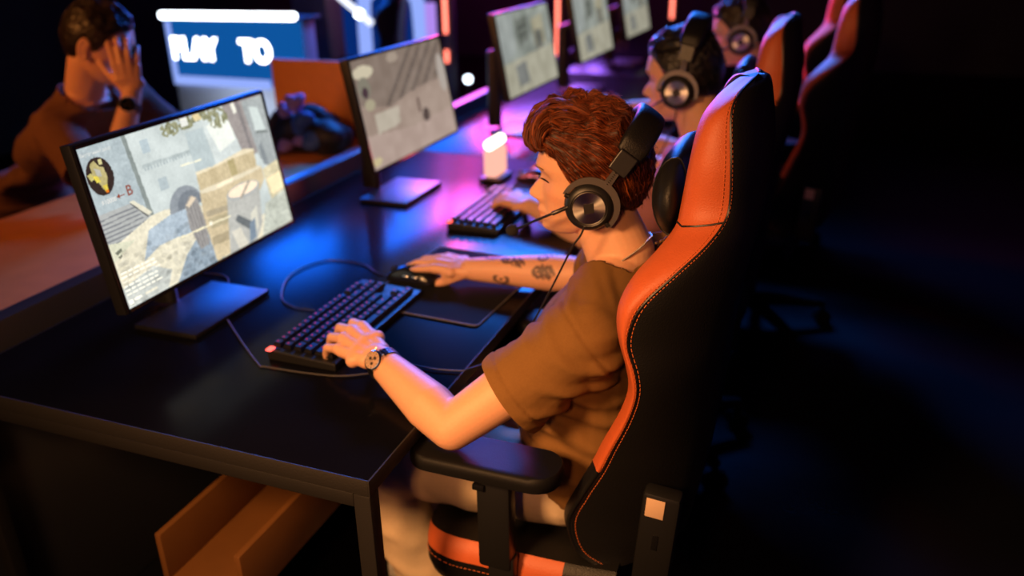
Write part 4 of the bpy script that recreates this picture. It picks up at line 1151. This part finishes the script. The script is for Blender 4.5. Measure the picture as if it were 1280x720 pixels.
# wristwatch on the left wrist
def make_watch(Wc, ax, face_dir, rad, label, strapm, dialm, sc=1.0):
    ax = Vector(ax).normalized(); fd = Vector(face_dir); fd = (fd - ax * fd.dot(ax)).normalized(); sd = ax.cross(fd)
    Wc = Vector(Wc); t = thing('wristwatch', label, 'watch', Wc, 'wristwatches')
    for k in range(26):
        a = 2 * math.pi * k / 26
        if math.cos(a) > .80: continue
        d = fd * math.cos(a) + sd * math.sin(a); R = Matrix((ax, sd * math.cos(a) - fd * math.sin(a), d)).transposed()
        b = MB()
        for q in (-1, 0, 1): b.box(Wc + d * (rad + .001) + ax * q * .0058 * sc, (.0054 * sc, .0068 * sc, .0026), R, .0008)
        b.obj('strap_link', strapm, t)
    M = frame(ax, fd); c = Wc + fd * (rad - .001)
    b = MB(); b.lathe([(.0172 * sc, 0), (.0185 * sc, .0015), (.0188 * sc, .006), (.0165 * sc, .0085), (.0155 * sc, .0082), (.0152 * sc, .0066)], c, M, 40); case = b.obj('case', CHROME, t)
    b = MB(); b.lathe([(.0004, .0070), (.0153 * sc, .0070)], c, M, 40); b.lathe([(.0004, .0070), (.0154 * sc, .0066)], c, M, 40); b.obj('dial', dialm, case)
    b = MB()
    for (u_, v_) in ((.006, 0), (-.003, .0055), (-.003, -.0055)):
        b.lathe([(.0004, .00735), (.0030 * sc, .00735)], c + ax * u_ * sc + sd * v_ * sc, M, 16)
    b.obj('subdial', mat('brown subdial', (.06, .035, .025), .5), case)
    b = MB()
    for k in range(12):
        a = 2 * math.pi * k / 12; q = c + ax * math.cos(a) * .0128 * sc + sd * math.sin(a) * .0128 * sc + fd * .0073
        b.box(q, (.0022, .0007, .0004), Matrix((ax * math.cos(a) + sd * math.sin(a), sd * math.cos(a) - ax * math.sin(a), fd)).transposed())
    b.box(c + ax * .004 * sc + fd * .0077, (.008, .0008, .0003), Matrix((ax, sd, fd)).transposed()); b.box(c + sd * .0045 * sc + fd * .0077, (.0008, .010, .0003), Matrix((ax, sd, fd)).transposed())
    b.obj('hands', BLACKG, case)
    b = MB()
    for (u_, v_) in ((0, .0198), (.0105, .0172), (-.0105, .0172)):
        b.tube([c + ax * u_ * sc + sd * v_ * sc + fd * .004, c + ax * u_ * sc * 1.08 + sd * (v_ + .0032) * sc + fd * .004], .0018, 8)
    b.obj('crown', CHROME, case)
    return t
WL = Vector(JOINTS['wrL']); EL = Vector(JOINTS['elL'])
DIAL = mat('cream dial', lin(226, 196, 170), .35)
make_watch(WL.lerp(EL, .06), WL - EL, (-.15, -.80, .60), .0295, 'steel watch with cream dial on the left wrist over the keyboard', mat('dark steel links', (.05, .05, .06), .3, .9), DIAL)

# ---------------------------------------------------------------- neighbours along the row
SHIRTD = mat('dark grey cotton', (.04, .038, .045), .9, var=.1, vscale=200, bump=.3, bscale=900)
SHIRTP = mat('washed pink cotton', (.42, .16, .16), .9, var=.1, vscale=200, bump=.3, bscale=900)
JEANS = mat('dark denim', (.03, .035, .06), .9, var=.2, vscale=300)
def shifted(J, d): return {k: tuple(np.array(v) + np.array(d)) for k, v in J.items()}
D2 = (0, .925, 0)
J2 = shifted(JOINTS, D2); J2['wrL'] = (-.145, 1.19, .792); J2['elL'] = (.05, 1.11, .75)
R2 = frame((-.985, .0, -.14), (0, 0, 1)); H2 = Vector((.212, 1.365, 1.140))
p2, _ = seated_person('dark haired neighbour in pink top and headset, second player from the camera', H2, R2, .97, .005, J2, dict(L=((-.85, .42, .05), (0, 0, 1), (.4, .9, 0), HANDS['L'][3]), R=HANDS['R']), 'blk', SHIRTP, KHAKI, mat('dark canvas', (.02, .02, .025), .8), False)
hair_shell(R2, H2, .97, BOUND, thick_short, 13, HAIRBLK, p2, strands=500, wave=.005, srad=.0011)
face_hair(p2, R2, H2, .97, HAIRBLK)
RH2 = frame((-.96, 0, .2), (.2, 0, .97))
make_headset('black headset with silver disc on the dark haired neighbour', H2, RH2, .93, mic=[(.19, 1.262, 1.10), (.16, 1.265, 1.08), (.12, 1.28, 1.055), (.09, 1.295, 1.04)],
             cable=[[(.215, 1.262, 1.08), (.21, 1.255, 1.03), (.17, 1.26, .93), (.10, 1.29, .80), (.05, 1.31, .76), (.01, 1.30, .7465), (-.05, 1.31, .744)]])
D3 = (.05, 1.85, .02)
J3 = shifted(JOINTS, D3)
for k in ('wrL', 'wrR'): J3[k] = (J3[k][0] - .12, J3[k][1], .795)
R3 = frame((-.93, -.1, -.25), (0, 0, 1)); H3 = Vector((.255, 2.29, 1.155))
p3, _ = seated_person('third player from the camera, in dark shirt, face lit red', H3, R3, .97, .006, J3, HANDS, 'blk', SHIRTD, JEANS, mat('dark canvas', (.02, .02, .025), .8), False)
hair_shell(R3, H3, .97, BOUND, thick_short, 17, HAIRBRW, p3, strands=300, wave=.005, srad=.0011)
make_headset('black headset with silver disc on the third player, whose face is lit red', H3, frame((-.96, -.1, .2), (.2, 0, .97)), .93, mic=[(.233, 2.19, 1.11), (.193, 2.19, 1.09), (.153, 2.20, 1.07), (.133, 2.21, 1.06)])
copy_tree(chair1, (.0, .925, 0), label='black and orange gaming chair of the dark haired neighbour', rz=.02)
copy_tree(chair1, (.20, 1.85, 0), label='black and orange gaming chair behind the third player, glowing red', rz=-.18)
copy_tree(chair1, (.14, 2.80, 0), label='farthest black and orange gaming chair, only its headrest in view', rz=-.1)
copy_tree(pillow1, (0, .925, 0), label='black leather neck pillow behind the dark haired neighbour')

# ---------------------------------------------------------------- player on the other side of the divider
J4 = dict(pelvis=(-1.98, 1.10, .60), chest=(-1.79, 1.17, .86), neck=(-1.58, 1.08, 1.055), shR=(-1.60, .965, .97), shL=(-1.70, 1.38, .985),
          elR=(-1.36, .89, .80), wrR=(-1.35, 1.035, 1.06), elL=(-1.50, 1.46, .775), wrL=(-1.30, 1.30, .785),
          hipL=(-1.95, 1.20, .57), hipR=(-1.95, 1.00, .57), knL=(-1.53, 1.20, .56), knR=(-1.53, 1.00, .56), anL=(-1.6, 1.20, .11), anR=(-1.6, 1.00, .11))
R4 = frame((.86, .40, -.32), (0, 0, 1)); H4 = Vector((-1.485, 1.085, 1.205))
SHIRTB = mat('brown cotton', lin(112, 74, 48), .9, var=.12, vscale=250, bump=.3, bscale=900)
H4HANDS = dict(R=((-.12, .10, 1), (.6, -.8, .1), (-.8, -.5, 0), dict(curls=[(12, 20, 14), (14, 22, 14), (16, 24, 16), (18, 26, 18)], thumb=(.7, .6, -.3), sc=1.0)),
               L=((.9, -.4, .0), (0, 0, 1), (-.4, -.9, 0), dict(curls=[(18, 30, 20)] * 4, sc=.98)))
J4s = dict(J4); 
# left / right of a figure facing +x: its left is +y
p4, _ = seated_person('player across the divider in brown shirt, resting the head on one hand', H4, R4, .97, .0042, J4, H4HANDS, 'brw', SHIRTB, JEANS, mat('dark canvas', (.02, .02, .025), .8), False, ears=True)
hair_shell(R4, H4, .97, BOUND, thick_short, 23, HAIRBRW, p4, strands=600, wave=.005, srad=.0011)
face_hair(p4, R4, H4, .97, HAIRBRW)
W4 = Vector(J4['wrR']); E4 = Vector(J4['elR'])
make_watch(W4.lerp(E4, .10), W4 - E4, (.5, -.75, 0), .031, 'black watch on the raised wrist of the player across the divider', BLACKP, BLACKG, 1.25)

# ================================================================== FAR SIDE OF THE DIVIDER
t = thing('wooden_desk', 'plywood topped desk across the divider, lit orange', 'desk', (-1.36, .6, 0))
b = MB(); b.box((-1.32, .68, .726), (.66, 2.56, .028), None, .002); b.obj('tabletop', WOOD, t)
for x in (-1.62, -1.02):
    for y in (-.55, 1.9):
        b = MB(); b.box((x, y, .356), (.035, .035, .712), None, .002); b.obj('leg', STEELB, t)
t = thing('partition_panel', 'upright orange lit plywood panel at the end of the wooden desk', 'panel', (-1.3, 2.0, .0))
b = MB(); b.box((-1.30, 2.0, .53), (.50, .018, 1.0), None, .003); b.obj('board', WOOD, t)
for x in (-1.51, -1.09):
    b = MB(); b.box((x, 2.0, .015), (.05, .30, .03), None, .004); b.obj('foot', STEELB, t)
# dark bag with violet pieces
t = thing('bag', 'dark crumpled bag with violet and blue cloth on the wooden desk', 'bag', (-1.22, 1.74, .741))
b = MB(); r_ = np.random.default_rng(8)
for k in range(22): b.ell((-1.25 + r_.uniform(-.13, .13), 1.76 + r_.uniform(-.06, .08), .80 + r_.uniform(-.03, .06)), (r_.uniform(.04, .07), r_.uniform(.04, .07), r_.uniform(.04, .06)), nu=12, nv=8)
b.box((-1.25, 1.76, .765), (.30, .16, .045), None, .01)
me = remesh(b, .009, 4); mesh_obj('sack', me, mat('black nylon', (.012, .012, .016), .6, bump=.5, bscale=60), t)
for (c_, rr, col, nm) in (((-1.235, 1.68, .925), (.03, .028, .042), (.30, .20, .50), 'violet_fold'), ((-1.205, 1.675, .865), (.036, .03, .05), (.03, .09, .32), 'blue_fold'), ((-1.285, 1.68, .895), (.024, .024, .034), (.28, .18, .32), 'violet_fold'), ((-1.17, 1.67, .80), (.05, .03, .03), (.05, .07, .22), 'blue_fold'), ((-1.235, 1.675, .80), (.035, .028, .024), (.26, .12, .26), 'violet_fold'), ((-1.285, 1.66, .775), (.03, .03, .028), (.22, .17, .28), 'violet_fold')):
    b = MB()
    for k in range(6): b.ell(Vector(c_) + Vector(r_.uniform(-.4, .4, 3)) * rr[0], [q * r_.uniform(.6, .95) for q in rr], Matrix.Rotation(r_.uniform(0, 3), 3, 'X'), 12, 8)
    mesh_obj(nm, remesh(b, .005, 3), mat(nm + ' cloth', col, .7), t)

# glowing light box on the neighbour desk
GLOWW = emitmat('white hot lamp', lin(255, 240, 222), 4.0)
GLOWP = emitmat('pink lamp face', lin(255, 176, 156), 1.25)
t = thing('lamp', 'small glowing white and pink lamp box on the desk in front of the neighbour', 'lamp', (-.425, 1.60, .74))
b = MB(); b.box((-.425, 1.60, .747), (.075, .12, .012), None, .004); b.obj('base', BLACKP, t)
b = MB(); b.box((-.425, 1.60, .800), (.05, .10, .095), None, .012); b.obj('diffuser', GLOWP, t)
b = MB(); b.tube([(-.425, 1.545, .862), (-.425, 1.655, .862)], .017, 14); b.obj('light_tube', GLOWW, t)
pl = bpy.data.lights.new('lamp_glow', 'POINT'); pl.energy = 1.6; pl.color = (1, .12, .16); pl.shadow_soft_size = .06
po = bpy.data.objects.new('lamp_glow', pl); C.objects.link(po); po.location = (-.375, 1.52, .85)

# red light tubes on dark posts
REDT = emitmat('red neon', lin(255, 120, 100), 3.2)
def tube_post(x, y, z0, z1, label, seg=None):
    t = thing('light_tube', label, 'light', (x, y, 0), 'red light tubes on dark posts')
    b = MB(); b.box((x, y + .055, (z1 + .1) / 2), (.07, .07, z1 + .1), None, .004); b.obj('post', WALLM, t)
    for a, c_ in (seg or [(z0, z1)]):
        b = MB(); b.tube([(x, y, a), (x, y, c_)], .013, 12); b.obj('glowing_tube', REDT, t)
    for z in (z1 - .05, (z0 + z1) / 2):
        b = MB(); b.box((x, y + .016, z), (.034, .02, .02)); b.obj('clip', BLACKP, t)
    return t
tube_post(-1.89, 4.4, .64, 1.9, 'leftmost red light tube, broken by a dark gap, right of the second monitor', [(.655, .735), (.845, 1.9)])
tube_post(-1.455, 5.5, .56, 1.9, 'middle red light tube, right of the third monitor')
tube_post(-.762, 6.5, .76, 1.9, 'rightmost red light tube, above the dark haired neighbour')

# glowing counter with lettering
WHITEB = emitmat('white blue light bar', lin(235, 245, 255), 7.0)
LAV = emitmat('lavender light strip', lin(150, 175, 255), 1.0)
BLUEB = emitmat('blue backlit acrylic', lin(14, 84, 158), 1.0)
t = thing('counter', 'glowing blue counter front with white light bar and white lettering', 'counter', (-2.5, 3.1, 0))
b = MB(); b.box((-2.545, 3.10, .53), (.90, .12, 1.06), None, .004); b.obj('body', mat('white counter laminate', (.55, .57, .6), .4), t)
b = MB(); b.box((-2.545, 3.10, 1.066), (.94, .2, .012), None, .002); b.obj('top', BLACKP, t)
cl_ = bpy.data.lights.new('counter_glow', 'POINT'); cl_.energy = 4; cl_.color = (.6, .75, 1); cl_.shadow_soft_size = .08
co_ = bpy.data.objects.new('counter_glow', cl_); C.objects.link(co_); co_.location = (-2.5, 2.75, .55)
b = MB(); b.box((-2.545, 3.03, .885), (.90, .018, .35), None, .002); b.obj('backlit_panel', BLUEB, t)
b = MB(); b.tube([(-2.985, 3.0, 1.072), (-2.105, 3.0, 1.082)], .020, 14); b.obj('light_bar', WHITEB, t)
b = MB(); b.box((-2.65, 3.014, .715), (.66, .012, .05), None, .003); b.obj('lower_strip', LAV, t)
b = MB(); b.box((-2.965, 3.014, .89), (.03, .012, .30), None, .003); b.obj('side_strip', LAV, t)
LETT = emitmat('white sign letters', lin(240, 248, 255), 6.0)
for word, x, z, wd in (('PLAY', -2.955, .838, .315), ('TO', -2.492, .838, .20)):
    cu = bpy.data.curves.new('t', 'FONT'); cu.body = word; cu.size = .165; cu.extrude = .004; cu.offset = .005
    o = bpy.data.objects.new('t', cu); C.objects.link(o); dg = bpy.context.evaluated_depsgraph_get(); dg.update()
    me = bpy.data.meshes.new_from_object(o.evaluated_get(dg)); bpy.data.objects.remove(o)
    co = get_co(me); k = wd / (co[:, 0].max() - co[:, 0].min()); co[:, 0] = (co[:, 0] - co[:, 0].min()) * k; set_co(me, co)
    me.transform(Matrix.Translation((x, 3.012, z)) @ Matrix.Rotation(math.pi / 2, 4, 'X'))
    mesh_obj('lettering', me, LETT, t)

# dark column, blue wall and glowing arch behind the second monitor
b = MB(); b.box((-2.68, 4.1, 1.5), (.26, .2, 3.0), None, .004); struct(b.obj('trim_1', mat('brown black column paint', (.055, .035, .035), .7)))
BLUEW = emitmat('blue lit wall panel', lin(6, 40, 110), 1.0)
t = thing('wall_lamp', 'blue glowing wall panel behind the second monitor', 'light', (-2.62, 4.9, 0))
b = MB(); b.box((-2.62, 4.90, 1.3), (.72, .03, 2.2), None, .004); b.obj('panel', BLUEW, t)
b = MB(); b.box((-2.62, 4.93, 1.3), (.78, .03, 2.4), None, .004); b.obj('frame', WALLM, t)
t = thing('light_arch', 'lavender glowing arch behind the black chair', 'light', (-2.0, 4.15, 0))
arch = smooth_path([(-2.36, 4.15, .05), (-2.36, 4.15, .95), (-2.31, 4.15, 1.12), (-2.14, 4.15, 1.24), (-2.0, 4.15, 1.12), (-1.955, 4.15, .95), (-1.955, 4.15, .05)], 8)
b = MB(); b.tube(arch, .045, 14); b.obj('glowing_tube', LAV, t)
b = MB(); b.tube([(-1.875, 4.15, .05), (-1.875, 4.15, 1.06)], .036, 14); b.obj('glowing_post', emitmat('lilac light strip', lin(178, 140, 240), 1.0), t)
b = MB(); b.box((-2.1, 4.2, .03), (.75, .2, .06), None, .004); b.obj('plinth', WALLM, t)
t = thing('light_bar', 'white slanted light bar above the blue wall panel', 'light', (-2.4, 4.0, .9))
b = MB(); b.tube([(-2.56, 4.0, 1.19), (-2.222, 4.0, .942)], .020, 12); b.obj('glowing_tube', emitmat('white tube', lin(235, 240, 255), 1.6), t)
b = MB(); b.tube([(-2.32, 4.0, 1.005), (-2.29, 4.0, .99)], .028, 12); b.obj('bright_joint', WHITEB, t)
b = MB(); b.tube([(-2.45, 4.02, 1.11), (-2.45, 4.10, 1.6), (-2.45, 4.16, 2.999)], .006, 8); b.obj('hanger', BLACKP, t)
t = thing('spot_lamp', 'small round bluish white lamp between the second and third monitors', 'lamp', (-1.739, 4.4, 0))
b = MB(); b.ell((-1.739, 4.4, .549), .026); b.obj('bulb', emitmat('bluish bulb', lin(225, 238, 255), 7), t)
b = MB(); b.tube([(-1.739, 4.41, .53), (-1.739, 4.42, .02)], .008, 8); b.lathe([(.06, .0), (.055, .02), (.01, .026)], (-1.739, 4.42, .0)); b.obj('stand', BLACKP, t)
# black chair in front of the arch
kk = copy_tree(chair1, (0, 0, 0), label='all black gaming chair back in front of the lavender arch', swap={'orange leatherette': LEATHK, 'orange thread': BLACKP})
kk.location = (-2.20, 4.02, 0); kk.rotation_euler.z = .36; kk['label'] = 'all black gaming chair back in front of the lavender arch'


# ================================================================== CABLES
def cable(label, pts, r=.0024, m_=CABLE):
    b = MB(); b.tube(smooth_path(pts, 10), r, 8); return tag(b.obj('cable', m_, None), label, 'cable', 'cables on the near desk')
cable('braided keyboard cable running from the monitor foot around the near keyboard corner', [(-.80, .60, .7432), (-.717, .59, .7432), (-.62, .45, .7432), (-.564, .395, .7432), (-.395, .262, .7432), (-.357, .250, .7432), (-.222, .262, .7432), (-.15, .30, .7432)], .0017, mat('braided cable', (.05, .045, .045), .6))
cable('black cable curving over the desk behind the keyboard to the mouse mat', [(-.415, .50, .7432), (-.47, .50, .7432), (-.53, .54, .7432), (-.585, .66, .7432), (-.555, .765, .7432), (-.458, .775, .7432), (-.40, .74, .7432), (-.352, .722, .7455)], .0019)
